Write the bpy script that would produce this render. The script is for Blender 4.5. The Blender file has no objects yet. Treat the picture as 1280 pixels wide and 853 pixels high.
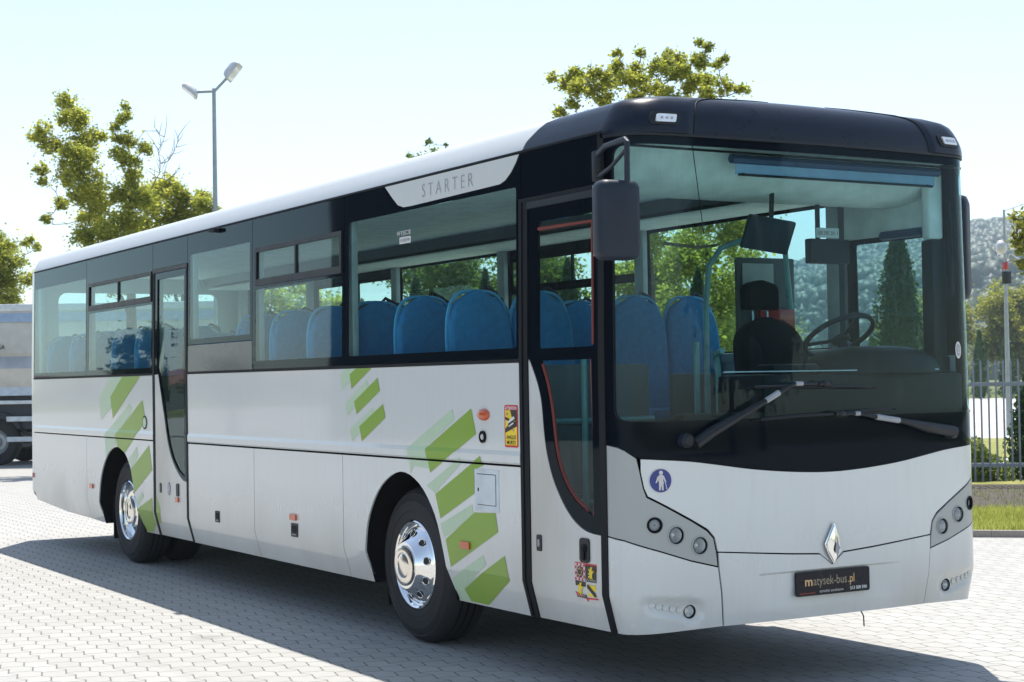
import bpy, bmesh, math, random
import numpy as np
from mathutils import Vector, Matrix, noise
R = math.radians
random.seed(7)
scene = bpy.context.scene
COL = scene.collection

# ------------------------------------------------------------------ camera
CAM = Vector((6.84479, -6.1038, 1.68885)); YAW, PITCH, ROLL = 2.60743, 0.02425, -0.01634
fw = Vector((math.cos(PITCH)*math.cos(YAW), math.cos(PITCH)*math.sin(YAW), math.sin(PITCH)))
rt = fw.cross(Vector((0, 0, 1))).normalized(); up = rt.cross(fw)
r2 = rt*math.cos(ROLL) + up*math.sin(ROLL); u2 = -rt*math.sin(ROLL) + up*math.cos(ROLL)
cd = bpy.data.cameras.new('camera'); cam = bpy.data.objects.new('camera', cd); COL.objects.link(cam)
m3 = Matrix((r2, u2, -fw)).transposed()
cam.matrix_world = Matrix.Translation(CAM) @ m3.to_4x4()
cd.sensor_width = 36; cd.lens = 36*2070.46/1280; cd.clip_end = 9000; cd.clip_start = .1
cd.dof.use_dof = True; cd.dof.focus_distance = 10.5; cd.dof.aperture_fstop = 7.1
scene.camera = cam

# ------------------------------------------------------------------ light
SUN = Vector((-0.34, 0.235, 1.0)).normalized()          # towards the sun, from the shadow of the bus
EL = math.asin(SUN.z); AZ = math.atan2(SUN.x, SUN.y)
w = bpy.data.worlds.new('World'); scene.world = w; w.use_nodes = True
nt = w.node_tree; nt.nodes.clear()
sky = nt.nodes.new('ShaderNodeTexSky'); sky.sky_type = 'NISHITA'; sky.sun_disc = False
sky.sun_elevation = EL; sky.sun_rotation = AZ; sky.altitude = 200; sky.air_density = 1.0; sky.dust_density = 0.45; sky.ozone_density = 0.3
bg = nt.nodes.new('ShaderNodeBackground'); bg.inputs['Strength'].default_value = 0.15
ow = nt.nodes.new('ShaderNodeOutputWorld')
hs = nt.nodes.new('ShaderNodeHueSaturation'); hs.inputs['Saturation'].default_value = .84; nt.links.new(sky.outputs[0], hs.inputs['Color']); nt.links.new(hs.outputs[0], bg.inputs[0]); nt.links.new(bg.outputs[0], ow.inputs[0])
sd = bpy.data.lights.new('sun', 'SUN'); sd.energy = 5.0; sd.angle = R(.53); sd.color = (1, .955, .88)
so = bpy.data.objects.new('sun', sd); COL.objects.link(so)
so.rotation_euler = (-SUN).to_track_quat('-Z', 'Y').to_euler()
scene.view_settings.view_transform = 'Standard'; scene.view_settings.look = 'None'
scene.view_settings.exposure = 0.52; scene.view_settings.gamma = 1
scene.render.engine = 'CYCLES'
scene.cycles.max_bounces = 10; scene.cycles.transparent_max_bounces = 24; scene.cycles.glossy_bounces = 5
scene.cycles.diffuse_bounces = 4; scene.cycles.transmission_bounces = 6; scene.cycles.volume_bounces = 1
scene.cycles.caustics_reflective = False; scene.cycles.caustics_refractive = False
scene.cycles.sample_clamp_indirect = 4

# ------------------------------------------------------------------ materials
MATS = {}
class NB:
    def __init__(s, name):
        s.m = bpy.data.materials.new(name); s.m.use_nodes = True; s.t = s.m.node_tree; s.t.nodes.clear()
        s.out = s.t.nodes.new('ShaderNodeOutputMaterial'); MATS[name] = s.m
    def n(s, ty, **kw):
        o = s.t.nodes.new('ShaderNode'+ty)
        for k, v in kw.items(): setattr(o, k, v)
        return o
    def l(s, a, b): s.t.links.new(a, b)
    def math(s, op, a, b=None, c=None, clamp=False):
        o = s.n('Math', operation=op, use_clamp=clamp)
        for i, x in enumerate((a, b, c)):
            if x is None: continue
            if isinstance(x, (int, float)): o.inputs[i].default_value = x
            else: s.l(x, o.inputs[i])
        return o.outputs[0]
    def mix(s, f, a, b):
        o = s.n('Mix', data_type='RGBA')
        for i, x in ((0, f), (6, a), (7, b)):
            if isinstance(x, (int, float)): o.inputs[i].default_value = x
            elif isinstance(x, tuple): o.inputs[i].default_value = (*x[:3], 1)
            else: s.l(x, o.inputs[i])
        return o.outputs[2]
    def noise(s, scale, detail=3, rough=.5, vec=None):
        o = s.n('TexNoise'); o.inputs['Scale'].default_value = scale; o.inputs['Detail'].default_value = detail; o.inputs['Roughness'].default_value = rough
        if vec is None: vec = s.n('TexCoord').outputs['Object']
        s.l(vec, o.inputs['Vector']); return o.outputs['Fac']
    def ramp(s, f, a, b, lo=0., hi=1.):
        o = s.n('MapRange'); s.l(f, o.inputs[0]); o.inputs[1].default_value = a; o.inputs[2].default_value = b; o.inputs[3].default_value = lo; o.inputs[4].default_value = hi
        return o.outputs[0]
    def bump(s, h, strength=.3, dist=.01):
        o = s.n('Bump'); o.inputs['Strength'].default_value = strength; o.inputs['Distance'].default_value = dist; s.l(h, o.inputs['Height']); return o.outputs[0]
    def prin(s, color, rough=.5, metal=0., spec=.5, coat=0., normal=None, **kw):
        p = s.n('BsdfPrincipled')
        for k, v in (('Base Color', color), ('Roughness', rough), ('Metallic', metal), ('Specular IOR Level', spec), ('Coat Weight', coat)):
            if isinstance(v, tuple): p.inputs[k].default_value = (*v[:3], 1)
            elif isinstance(v, (int, float)): p.inputs[k].default_value = v
            else: s.l(v, p.inputs[k])
        p.inputs['Coat Roughness'].default_value = .05
        if normal is not None: s.l(normal, p.inputs['Normal'])
        for k, v in kw.items(): p.inputs[k].default_value = v
        return p.outputs[0]
    def done(s, sh): s.l(sh, s.out.inputs['Surface']); return s.m

def pm(name, c, rough=.5, metal=0., spec=.5, coat=0., var=.12, scale=8., bump=0.):
    b = NB(name); f = b.noise(scale, 4)
    k = b.ramp(f, .3, .7)
    col = b.mix(k, tuple(x*(1-var) for x in c), tuple(min(1, x*(1+var)) for x in c))
    rr = b.ramp(f, .25, .75, max(0, rough-.06), min(1, rough+.06))
    nm = b.bump(b.noise(scale*12, 2), bump, .004) if bump else None
    return b.done(b.prin(col, rr, metal, spec, coat, nm))

def paint(name, c, rough=.28, dirt=.35, coat=.5):
    """body paint with road dust low down and rain streaks"""
    b = NB(name); tc = b.n('TexCoord').outputs['Object']
    sep = b.n('SeparateXYZ'); b.l(tc, sep.inputs[0])
    mp = b.n('Mapping'); mp.inputs['Scale'].default_value = (9, 9, .8); b.l(tc, mp.inputs[0])
    streak = b.noise(3, 2, .5, mp.outputs[0]); big = b.noise(1.2, 2, .5, tc)
    low = b.ramp(sep.outputs[2], 1.0, .3, 0, 1)
    d = b.math('MULTIPLY', b.math('MULTIPLY', low, b.ramp(big, .35, .7, .25, 1)), dirt)
    d = b.math('ADD', d, b.math('MULTIPLY', b.ramp(streak, .5, .8, 0, 1), .07), clamp=True)
    col = b.mix(d, c, (.33, .29, .23))
    rr = b.ramp(d, 0, .5, rough, .6)
    nm = b.bump(b.noise(.7, 1, .3, tc), .16, .02)
    return b.done(b.prin(col, rr, 0., .5, coat, nm))

paint('white_paint', (.665, .69, .68), .2, .55, .6); paint('roof_white', (.58, .6, .6), .4, 0., .2)
paint('green_film', (.215, .375, .018), .35, .2, .2); paint('pale_green_film', (.47, .62, .44), .35, .2, .2)
paint('silver_paint', (.36, .385, .375), .34, .2, .4)
pm('dark_roof_paint', (.005, .010, .021), .3, spec=.22, coat=.12)
pm('grey_panel', (.05, .06, .07), .3, coat=.3)
pm('rubber', (.005, .007, .010), .6, spec=.18, var=.3)
pm('black_plastic', (.014, .017, .021), .42, spec=.3, bump=.1)
pm('mirror_plastic', (.020, .028, .042), .45, spec=.22, bump=.1)
pm('underbody', (.009, .009, .010), .85, spec=.1, var=.4)
pm('tyre', (.017, .018, .02), .75, var=.35, scale=20, bump=.2)
pm('chrome', (.86, .86, .85), .07, 1., var=.04)
pm('hub_chrome', (.82, .78, .72), .16, 1., var=.08)
pm('hole_dark', (.02, .02, .02), .6)
pm('amber_plastic', (.55, .085, .01), .2, coat=.5, var=.05); pm('red_plastic', (.4, .02, .015), .2, coat=.5)
pm('lamp_bowl', (.85, .87, .88), .28, .5); pm('lamp_glass', (.85, .88, .9), .05, .3)
pm('seat_blue', (.024, .2, .43), .8, bump=.2, scale=25, var=.15); pm('seat_edge', (.08, .36, .62), .5)
pm('black_fabric', (.012, .012, .014), .85, bump=.3)
pm('interior_grey', (.42, .45, .45), .6); pm('ceiling_white', (.8, .8, .78), .55); pm('blind_film', (.3, .42, .6), .6); pm('duct_dark', (.09, .1, .105), .5)
pm('floor_vinyl', (.07, .08, .1), .7); pm('dash', (.005, .006, .008), .5, spec=.3); pm('blind', (.03, .055, .13), .6)
pm('rail_teal', (.16, .3, .3), .3); pm('steel', (.5, .5, .5), .25, .9)
pm('seal_red', (.16, .022, .012), .6); pm('yellow_rail', (.7, .5, .02), .4)
pm('sticker_red', (.6, .02, .03), .4); pm('sticker_yellow', (.85, .62, .02), .4); pm('sticker_black', (.012, .012, .012), .4)
pm('sticker_white', (.8, .8, .8), .4); pm('sticker_blue', (.035, .05, .22), .4); pm('sticker_pale', (.62, .6, .6), .45)
pm('plate_black', (.006, .008, .014), .25, spec=.25); pm('gold', (.62, .42, .22), .35, .4); pm('gold_dark', (.3, .26, .2), .35, .4); pm('text_grey', (.3, .32, .34), .4)
pm('galvanised', (.33, .36, .38), .45, .5); pm('lamp_housing', (.55, .56, .57), .4, .2)
pm('fence_paint', (.25, .29, .32), .4, .2); pm('kerb_stone', (.3, .27, .24), .85, bump=.4, scale=30)
pm('bark', (.09, .07, .052), .9, var=.4, scale=6, bump=.5)
pm('tipper_alu', (.44, .45, .44), .38, .6, scale=2, var=.2); pm('lorry_dark', (.02, .025, .035), .5); pm('lorry_white', (.6, .66, .7), .4)
pm('wall_plaster', (.5, .47, .42), .9); pm('roof_tile', (.25, .1, .07), .8)

def glass(name, tint, refl=(.80, .97, 1.), f0=.04, gain=1., bump=.06, dk=1., pw=5.6):
    b = NB(name); lw = b.n('LayerWeight'); lw.inputs['Blend'].default_value = .5
    f = b.math('POWER', lw.outputs['Facing'], pw)
    fac = b.math('ADD', b.math('MULTIPLY', f, (1-f0)*gain), f0, clamp=True)
    tr = b.n('BsdfTransparent'); tr.inputs[0].default_value = (*tint, 1)
    dust = b.n('BsdfDiffuse'); dust.inputs[0].default_value = (.55, .6, .6, 1)
    tc = b.n('TexCoord').outputs['Object']; mp = b.n('Mapping'); mp.inputs['Scale'].default_value = (14, 14, .9); b.l(tc, mp.inputs[0])
    dn = b.ramp(b.noise(4, 5, .7, mp.outputs[0]), .52, .8, .004*dk, .08*dk)
    mx0 = b.n('MixShader'); b.l(dn, mx0.inputs[0]); b.l(tr.outputs[0], mx0.inputs[1]); b.l(dust.outputs[0], mx0.inputs[2])
    gl = b.n('BsdfGlossy'); gl.inputs['Color'].default_value = (*refl, 1); gl.inputs['Roughness'].default_value = .015
    
    if bump: nm = b.bump(b.noise(1.3, 2, .4, tc), bump, .02); b.l(nm, gl.inputs['Normal'])
    mx = b.n('MixShader'); b.l(fac, mx.inputs[0]); b.l(mx0.outputs[0], mx.inputs[1]); b.l(gl.outputs[0], mx.inputs[2])
    return b.done(mx.outputs[0])
glass('side_glass', (.62, .82, .82), f0=.02, pw=5.0); glass('screen_glass', (.56, .77, .79), f0=.018, bump=0, dk=.8); glass('far_glass', (.76, .90, .88)); glass('clear_glass', (.9, .9, .9))

b = NB('black_glass'); lw = b.n('LayerWeight'); lw.inputs['Blend'].default_value = .5
f = b.math('ADD', b.math('MULTIPLY', b.math('POWER', lw.outputs['Facing'], 5.6), .95), .01)
df = b.n('BsdfDiffuse'); df.inputs[0].default_value = (.004, .006, .01, 1); gl = b.n('BsdfGlossy'); gl.inputs['Color'].default_value = (.75, .92, 1, 1); gl.inputs['Roughness'].default_value = .03
nm = b.bump(b.noise(1.1, 2, .4), .08, .02); b.l(nm, gl.inputs['Normal'])
mx = b.n('MixShader'); b.l(f, mx.inputs[0]); b.l(df.outputs[0], mx.inputs[1]); b.l(gl.outputs[0], mx.inputs[2]); b.done(mx.outputs[0])
def leaf_mat(name, a, c, trans=.4):
    b = NB(name); g = b.n('NewGeometry'); rnd = g.outputs['Random Per Island']
    big = b.noise(.9, 2)
    f = b.math('ADD', b.math('MULTIPLY', rnd, .65), b.math('MULTIPLY', b.ramp(big, .35, .65), .35))
    col = b.mix(f, a, c)
    d = b.prin(col, .55, 0., .3)
    hs = b.n('HueSaturation'); hs.inputs['Value'].default_value = 1.9; hs.inputs['Saturation'].default_value = 1.05; b.l(col, hs.inputs['Color']); t = b.n('BsdfTranslucent'); b.l(hs.outputs[0], t.inputs[0])
    mx = b.n('MixShader'); mx.inputs[0].default_value = trans; b.l(d, mx.inputs[1]); b.l(t.outputs[0], mx.inputs[2])
    return b.done(mx.outputs[0])
leaf_mat('leaf_yellow', (.12, .16, .025), (.48, .47, .10), .5); leaf_mat('leaf_green', (.05, .09, .02), (.2, .24, .05), .5)
leaf_mat('leaf_dark', (.02, .042, .014), (.07, .095, .03)); leaf_mat('thuja_leaf', (.018, .05, .016), (.075, .13, .035), .2)
leaf_mat('hill_leaf', (.012, .032, .022), (.024, .046, .028), .0); leaf_mat('autumn_leaf', (.12, .15, .03), (.36, .35, .07)); leaf_mat('grass_blade', (.16, .2, .04), (.42, .42, .12))

def ground_mats():
    b = NB('paving'); tc = b.n('TexCoord').outputs['Object']; sp = b.n('SeparateXYZ'); b.l(tc, sp.inputs[0])
    x, y = sp.outputs[0], sp.outputs[1]
    ph = b.math('MULTIPLY', b.math('ADD', x, .076), 2*math.pi/.2067)
    z = b.math('MULTIPLY', b.math('ADD', b.math('SINE', ph), b.math('MULTIPLY', b.math('SINE', b.math('MULTIPLY', ph, 2)), .35)), -.0155)
    yy = b.math('ADD', b.math('ADD', y, 3.51), z)
    zx = b.math('MULTIPLY', b.math('SINE', b.math('MULTIPLY', yy, 2*math.pi/.1435)), .008)
    cv = b.n('CombineXYZ'); b.l(b.math('ADD', b.math('ADD', x, .128), zx), cv.inputs[0]); b.l(yy, cv.inputs[1])
    br = b.n('TexBrick', offset=.5); b.l(cv.outputs[0], br.inputs['Vector'])
    for k, v in (('Scale', 1), ('Mortar Size', .0048), ('Mortar Smooth', .25), ('Bias', 0), ('Brick Width', .2067), ('Row Height', .1435)): br.inputs[k].default_value = v
    br.inputs['Color1'].default_value = (.385, .38, .36, 1); br.inputs['Color2'].default_value = (.435, .43, .41, 1); br.inputs['Mortar'].default_value = (.13, .125, .11, 1)
    big = b.noise(.35, 5, .6, tc); fine = b.noise(160, 3, .6, tc); mid = b.noise(5, 4, .6, tc)
    c = b.mix(b.ramp(big, .35, .75, 0, .35), br.outputs['Color'], (.36, .33, .29))
    c = b.mix(b.ramp(mid, .55, .8, 0, .3), c, (.28, .26, .22))
    c = b.mix(b.ramp(fine, .3, .75, 0, .22), c, (.25, .24, .21))
    mt = b.n('Mapping'); mt.inputs['Rotation'].default_value = (0, 0, .12); mt.inputs['Scale'].default_value = (.05, 1.1, 1); b.l(tc, mt.inputs[0])
    c = b.mix(b.ramp(b.noise(1.3, 4, .6, mt.outputs[0]), .58, .75, 0, .28), c, (.2, .19, .17))
    vo = b.n('TexVoronoi'); vo.inputs['Scale'].default_value = .55; b.l(tc, vo.inputs['Vector']); c = b.mix(b.ramp(vo.outputs['Distance'], .03, .10, .4, 0), c, (.12, .115, .1))
    h = b.math('ADD', b.math('MULTIPLY', b.math('SUBTRACT', 1, br.outputs['Fac']), 1), b.math('MULTIPLY', fine, .08))
    b.done(b.prin(c, .8, 0., .3, 0., b.bump(h, .8, .004)))
    b = NB('grass_ground'); c = b.mix(b.ramp(b.noise(3, 5), .35, .7), (.18, .20, .05), (.36, .34, .11))
    b.done(b.prin(c, .9, 0., .2, 0., b.bump(b.noise(60, 3), .6, .03)))
    b = NB('soil'); c = b.mix(b.noise(9, 5), (.05, .042, .035), (.17, .15, .13))
    b.done(b.prin(c, .95, 0., .1, 0., b.bump(b.noise(40, 4), .8, .03)))
    b = NB('concrete'); c = b.mix(b.noise(.6, 5), (.42, .41, .39), (.55, .54, .52)); b.done(b.prin(c, .85))
    b = NB('meadow'); c = b.mix(b.ramp(b.noise(.02, 5), .4, .6), (.07, .1, .025), (.16, .16, .05)); b.done(b.prin(c, .9, 0., .2))
    b = NB('forest_floor'); c = b.mix(b.ramp(b.noise(.006, 6), .4, .6), (.022, .045, .016), (.055, .085, .03))
    b.done(b.prin(c, .95, 0., .1))
ground_mats()

# ------------------------------------------------------------------ helpers
def mesh_obj(name, verts, faces, mats, parent=None, fmat=None, smooth=True, sharp=35):
    me = bpy.data.meshes.new(name); me.from_pydata([tuple(v) for v in verts], [], faces)
    for m in (mats if isinstance(mats, (list, tuple)) else [mats]): me.materials.append(MATS[m])
    if fmat is not None: me.polygons.foreach_set('material_index', fmat)
    me.validate(); me.update()
    if smooth:
        me.polygons.foreach_set('use_smooth', [True]*len(me.polygons)); me.set_sharp_from_angle(angle=R(sharp))
    o = bpy.data.objects.new(name, me); COL.objects.link(o)
    if parent: o.parent = parent
    return o
def tag(o, label=None, cat=None, group=None, kind=None):
    for k, v in (('label', label), ('category', cat), ('group', group), ('kind', kind)):
        if v: o[k] = v
    return o
def empty(name, loc, rz=0., **kw):
    o = bpy.data.objects.new(name, None); COL.objects.link(o); o.location = loc; o.rotation_euler = (0, 0, rz); o.empty_display_size = .3
    return tag(o, **kw)

class G:
    """collects primitives, builds one mesh"""
    def __init__(s): s.v = []; s.f = []; s.m = []; s.mats = []
    def mi(s, m):
        if m not in s.mats: s.mats.append(m)
        return s.mats.index(m)
    def add(s, v, f, m):
        n = len(s.v); s.v += [tuple(x) for x in v]; s.f += [[n+i for i in q] for q in f]; s.m += [s.mi(m)]*len(f)
    def box(s, a, b, m, bev=0., rot=None, c=None):
        bm = bmesh.new(); bmesh.ops.create_cube(bm, size=1)
        a = Vector(a); b = Vector(b); sz = b-a; ce = (a+b)/2
        for v in bm.verts: v.co = Vector((v.co.x*sz.x, v.co.y*sz.y, v.co.z*sz.z))
        if bev: bmesh.ops.bevel(bm, geom=bm.edges[:], offset=min(bev, min(abs(x) for x in sz)*.45), segments=2, affect='EDGES', profile=.6)
        M = Matrix.Translation(ce) @ (rot.to_4x4() if rot is not None else Matrix())
        bm.verts.index_update(); s.add([M @ v.co for v in bm.verts], [[v.index for v in f.verts] for f in bm.faces], m); bm.free()
    def tube(s, pts, r, m, n=10, cap=True):
        pts = [Vector(p) for p in pts]; rs = r if isinstance(r, (list, tuple)) else [r]*len(pts)
        vs = []; fs = []; ref = None
        for i, p in enumerate(pts):
            d = (pts[min(i+1, len(pts)-1)]-pts[max(i-1, 0)]).normalized()
            if ref is None: ref = d.orthogonal().normalized()
            ref = (ref-d*ref.dot(d)).normalized(); q = d.cross(ref)
            vs += [p+(ref*math.cos(2*math.pi*k/n)+q*math.sin(2*math.pi*k/n))*rs[i] for k in range(n)]
        for i in range(len(pts)-1):
            for k in range(n): fs.append([i*n+k, i*n+(k+1) % n, (i+1)*n+(k+1) % n, (i+1)*n+k])
        if cap: fs.append(list(range(n))[::-1]); fs.append([(len(pts)-1)*n+k for k in range(n)])
        s.add(vs, fs, m)
    def lathe(s, prof, m, c, axis=1, sgn=1, n=48):
        """prof: (r, h) along the axis"""
        vs = []; fs = []
        for (r, h) in prof:
            for k in range(n):
                a = 2*math.pi*k/n; ca, sa = r*math.cos(a), r*math.sin(a)
                p = (ca, sgn*h, sa) if axis == 1 else ((sgn*h, ca, sa) if axis == 0 else (ca, sa, h))
                vs.append((c[0]+p[0], c[1]+p[1], c[2]+p[2]))
        for i in range(len(prof)-1):
            for k in range(n):
                q = [i*n+k, i*n+(k+1) % n, (i+1)*n+(k+1) % n, (i+1)*n+k]; fs.append(q)
        s.add(vs, fs, m)
    def loft(s, secs, m, cap=True):
        n = len(secs[0]); vs = [p for q in secs for p in q]; fs = []
        for i in range(len(secs)-1):
            for k in range(n): fs.append([i*n+k, i*n+(k+1) % n, (i+1)*n+(k+1) % n, (i+1)*n+k])
        if cap: fs.append(list(range(n))[::-1]); fs.append([(len(secs)-1)*n+k for k in range(n)])
        s.add(vs, fs, m)
    def ball(s, c, r, m, n=12):
        r = r if isinstance(r, (tuple, list)) else (r, r, r); bm = bmesh.new(); bmesh.ops.create_uvsphere(bm, u_segments=n, v_segments=n//2+2, radius=1)
        bm.verts.index_update(); s.add([(c[0]+v.co.x*r[0], c[1]+v.co.y*r[1], c[2]+v.co.z*r[2]) for v in bm.verts], [[v.index for v in f.verts] for f in bm.faces], m); bm.free()
    def build(s, name, parent=None, sharp=35, fix=True):
        o = mesh_obj(name, s.v, s.f, s.mats, parent, s.m, True, sharp)
        if fix:
            bm = bmesh.new(); bm.from_mesh(o.data); bmesh.ops.recalc_face_normals(bm, faces=bm.faces); bm.to_mesh(o.data); bm.free()
        return o

def rrect(x0, z0, x1, z1, r=.03, n=4):
    out = []
    for cx, cz, a0 in ((x1-r, z0+r, -90), (x1-r, z1-r, 0), (x0+r, z1-r, 90), (x0+r, z0+r, 180)):
        for k in range(n+1): a = R(a0+90*k/n); out.append((cx+r*math.cos(a), cz+r*math.sin(a)))
    return out
def spline(pts, n=6):
    P = [pts[0]]+list(pts)+[pts[-1]]; out = []
    for i in range(1, len(P)-2):
        p0, p1, p2, p3 = P[i-1:i+3]
        for k in range(n):
            t = k/n; out.append(tuple(.5*((2*p1[j])+(-p0[j]+p2[j])*t+(2*p0[j]-5*p1[j]+4*p2[j]-p3[j])*t*t+(-p0[j]+3*p1[j]-3*p2[j]+p3[j])*t**3) for j in (0, 1)))
    out.append(tuple(pts[-1])); return out
def circ(c, r, n=24, rz=None): return [(c[0]+r*math.cos(2*math.pi*k/n), c[1]+(rz or r)*math.sin(2*math.pi*k/n)) for k in range(n)]

def flat_cut(outer, holes=(), du=None, dv=None):
    """planar polygon with holes, sliced by a grid so that it can follow a curved skin"""
    bm = bmesh.new()
    for lp in [outer]+list(holes):
        vs = [bm.verts.new((p[0], p[1], 0)) for p in lp]
        for i in range(len(vs)): bm.edges.new((vs[i], vs[(i+1) % len(vs)]))
    bmesh.ops.triangle_fill(bm, use_beauty=False, use_dissolve=False, edges=bm.edges[:], normal=(0, 0, 1))
    if not bm.faces: print('FILL FAILED')
    if not holes and len(bm.faces) > 1:
        bmesh.ops.dissolve_limit(bm, angle_limit=.01, use_dissolve_boundaries=False, verts=bm.verts[:], edges=bm.edges[:])
    us = [v.co.x for v in bm.verts]; vs_ = [v.co.y for v in bm.verts]
    for st, lo, hi, ax in ((du, min(us), max(us), 0), (dv, min(vs_), max(vs_), 1)):
        if not st: continue
        cuts = st if isinstance(st, (list, tuple)) else [lo+(hi-lo)*k/max(1, int(round((hi-lo)/st))) for k in range(1, max(1, int(round((hi-lo)/st))))]
        for c in cuts:
            if lo+1e-4 < c < hi-1e-4:
                co = (c, 0, 0) if ax == 0 else (0, c, 0); no = (1, 0, 0) if ax == 0 else (0, 1, 0)
                bmesh.ops.bisect_plane(bm, geom=bm.verts[:]+bm.edges[:]+bm.faces[:], dist=1e-5, plane_co=co, plane_no=no)
    big = [f for f in bm.faces if len(f.verts) > 4]
    if big: bmesh.ops.triangulate(bm, faces=big)
    bm.verts.index_update(); bm.normal_update()
    return bm
def skin(name, outer, fmap, mat, parent, holes=(), du=None, dv=None, off=0., thick=0., sharp=35, g=None):
    bm = flat_cut(outer, holes, du, dv)
    n = len(bm.verts); flat = [(v.co.x, v.co.y) for v in bm.verts]
    V = [fmap(a, b, off) for a, b in flat]
    F = []
    for f in bm.faces:
        q = [v.index for v in f.verts]; c = f.calc_center_median()
        p0, p1, p2 = (Vector(V[i]) for i in q[:3]); nn = (p1-p0).cross(p2-p0)
        o = Vector(fmap(c.x, c.y, off+.01))-Vector(fmap(c.x, c.y, off))
        if nn.dot(o) < 0: q.reverse()
        F.append(q)
    if thick:
        V += [fmap(a, b, off-thick) for a, b in flat]
        edges = {}
        for q in F:
            for i in range(len(q)):
                a, b = q[i], q[(i+1) % len(q)]; edges[(a, b)] = 1
        F += [[i+n for i in q][::-1] for q in F]
        for (a, b) in list(edges):
            if (b, a) not in edges: F.append([b, a, a+n, b+n])
    bm.free()
    if g is not None: g.add(V, F, mat); return None
    return mesh_obj(name, V, F, mat, parent, None, True, sharp)
class Decal:
    def __init__(s, fmap, off=.002): s.g = G(); s.f = fmap; s.off = off
    def poly(s, pts, mat, layer=0, du=None, holes=()): skin('', pts, s.f, mat, None, holes, du, None, s.off+layer*.0009, 0, g=s.g); return s
    def text(s, txt, x, z, h, mat, layer=1, wscale=1., slant=0., spacing=1., bold=0., width=None, center=False):
        cu = bpy.data.curves.new('t', 'FONT'); cu.body = txt; cu.size = 1; cu.space_character = spacing; cu.offset = bold; cu.fill_mode = 'FRONT'; cu.resolution_u = 3
        ob = bpy.data.objects.new('t', cu); COL.objects.link(ob); dg = bpy.context.evaluated_depsgraph_get(); dg.update()
        me = bpy.data.meshes.new_from_object(ob.evaluated_get(dg)); bpy.data.objects.remove(ob); bpy.data.curves.remove(cu)
        if not len(me.vertices): return s
        xs = [v.co.x for v in me.vertices]; W = max(xs)-min(xs); H = .73
        sc = h/H; wx = sc*wscale if width is None else width/W
        x0 = x-(W*wx/2 if center else 0)
        V = [s.f(x0+(v.co.x-min(xs))*wx, z+v.co.y*sc+slant*(v.co.x-min(xs))*wx, s.off+layer*.0009) for v in me.vertices]
        F = [list(p.vertices) for p in me.polygons]
        s.g.add(V, F, mat); bpy.data.meshes.remove(me); return s
    def build(s, name, parent):
        o = s.g.build(name, parent, fix=False); return o

# ------------------------------------------------------------------ the skin of the bus
class Perim:
    """half outline of the body seen from above, mirrored; s = arc length from the middle"""
    def __init__(s, pts, sg): 
        s.C = np.array(pts); s.S = np.concatenate([[0], np.cumsum(np.hypot(*np.diff(s.C, axis=0).T))]); s.sg = sg
    def at(s, t):
        a = abs(t)
        if a > s.S[-1]: x, y = s.C[-1][0]-s.sg*(a-s.S[-1]), s.C[-1][1]
        else: x = np.interp(a, s.S, s.C[:, 0]); y = np.interp(a, s.S, s.C[:, 1])
        return float(x), float(y)*(1 if t > 0 else -1 if t < 0 else 0)
    def nrm(s, t):
        if abs(t) > s.S[-1]: return 0., (1. if t > 0 else -1.)
        e = 2e-3; x0, y0 = s.at(t-e); x1, y1 = s.at(t+e); nx, ny = (y1-y0), -(x1-x0); l = math.hypot(nx, ny)
        return s.sg*nx/l, s.sg*ny/l
def inset_side(z): return .02*(z-1.8)/1.2 if z > 1.8 else (.055*(.56-z)/.21 if z < .56 else 0.)
def mkfront():
    pts = []
    for y in list(np.linspace(0, 1.07, 60))+list(1.07+.2*np.sin(np.linspace(0, math.pi/2, 30)[1:])):
        x = -.085-.035*(y/.9)**2.5
        if y > 1.07: x -= .2-math.sqrt(max(0, .04-(y-1.07)**2))
        pts.append((x, y))
    return Perim(pts, 1)
PF = mkfront()
def mkrear():
    pts = [(-12.01, 0), (-12.01, .6), (-12.005, 1.0)]
    for k in range(1, 13):
        a = R(90*k/12); pts.append((-11.95-.055*math.cos(a), 1.215+.055*math.sin(a)))
    return Perim(pts, -1)
PR = mkrear()
def FM(s, z, off=0.):
    x, y = PF.at(s); nx, ny = PF.nrm(s); k = nx*nx
    l = .018*(z-1.3) if z > 1.3 else 0.; b = .055*(.56-z)/.21 if z < .56 else 0.
    d = off-(k*(l+.5*b)+(1-k)*inset_side(z)); return (x+nx*d, y+ny*d, z)
def RM(s, z, off=0.):
    x, y = PR.at(s); nx, ny = PR.nrm(s); d = off-inset_side(z)*(1-nx*nx); return (x+nx*d, y+ny*d, z)
def SR(x, z, off=0.): return (x, -1.27-off+inset_side(z), z)
def SL(x, z, off=0.): return (x, 1.27+off-inset_side(z), z)
ROOF = [(-1.25, 3.0), (-1.243, 3.028), (-1.228, 3.062), (-1.204, 3.108), (-1.178, 3.143), (-1.13, 3.166), (-1.02, 3.184), (-.6, 3.200), (-.3, 3.208), (0, 3.21)]
ROOF = ROOF+[(-y, z) for y, z in ROOF[-2::-1]]
RS = np.concatenate([[0], np.cumsum([math.hypot(ROOF[i+1][0]-ROOF[i][0], ROOF[i+1][1]-ROOF[i][1]) for i in range(len(ROOF)-1)])])
RY = np.array([p[0] for p in ROOF]); RZ = np.array([p[1] for p in ROOF]); RT = float(RS[-1])
def RF(x, t, off=0.):
    y = np.interp(t, RS, RY); z = np.interp(t, RS, RZ); e = .01
    dy = np.interp(t+e, RS, RY)-np.interp(t-e, RS, RY); dz = np.interp(t+e, RS, RZ)-np.interp(t-e, RS, RZ); l = math.hypot(dy, dz)
    return (x, float(y-dz/l*off), float(z+dy/l*off))

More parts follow.
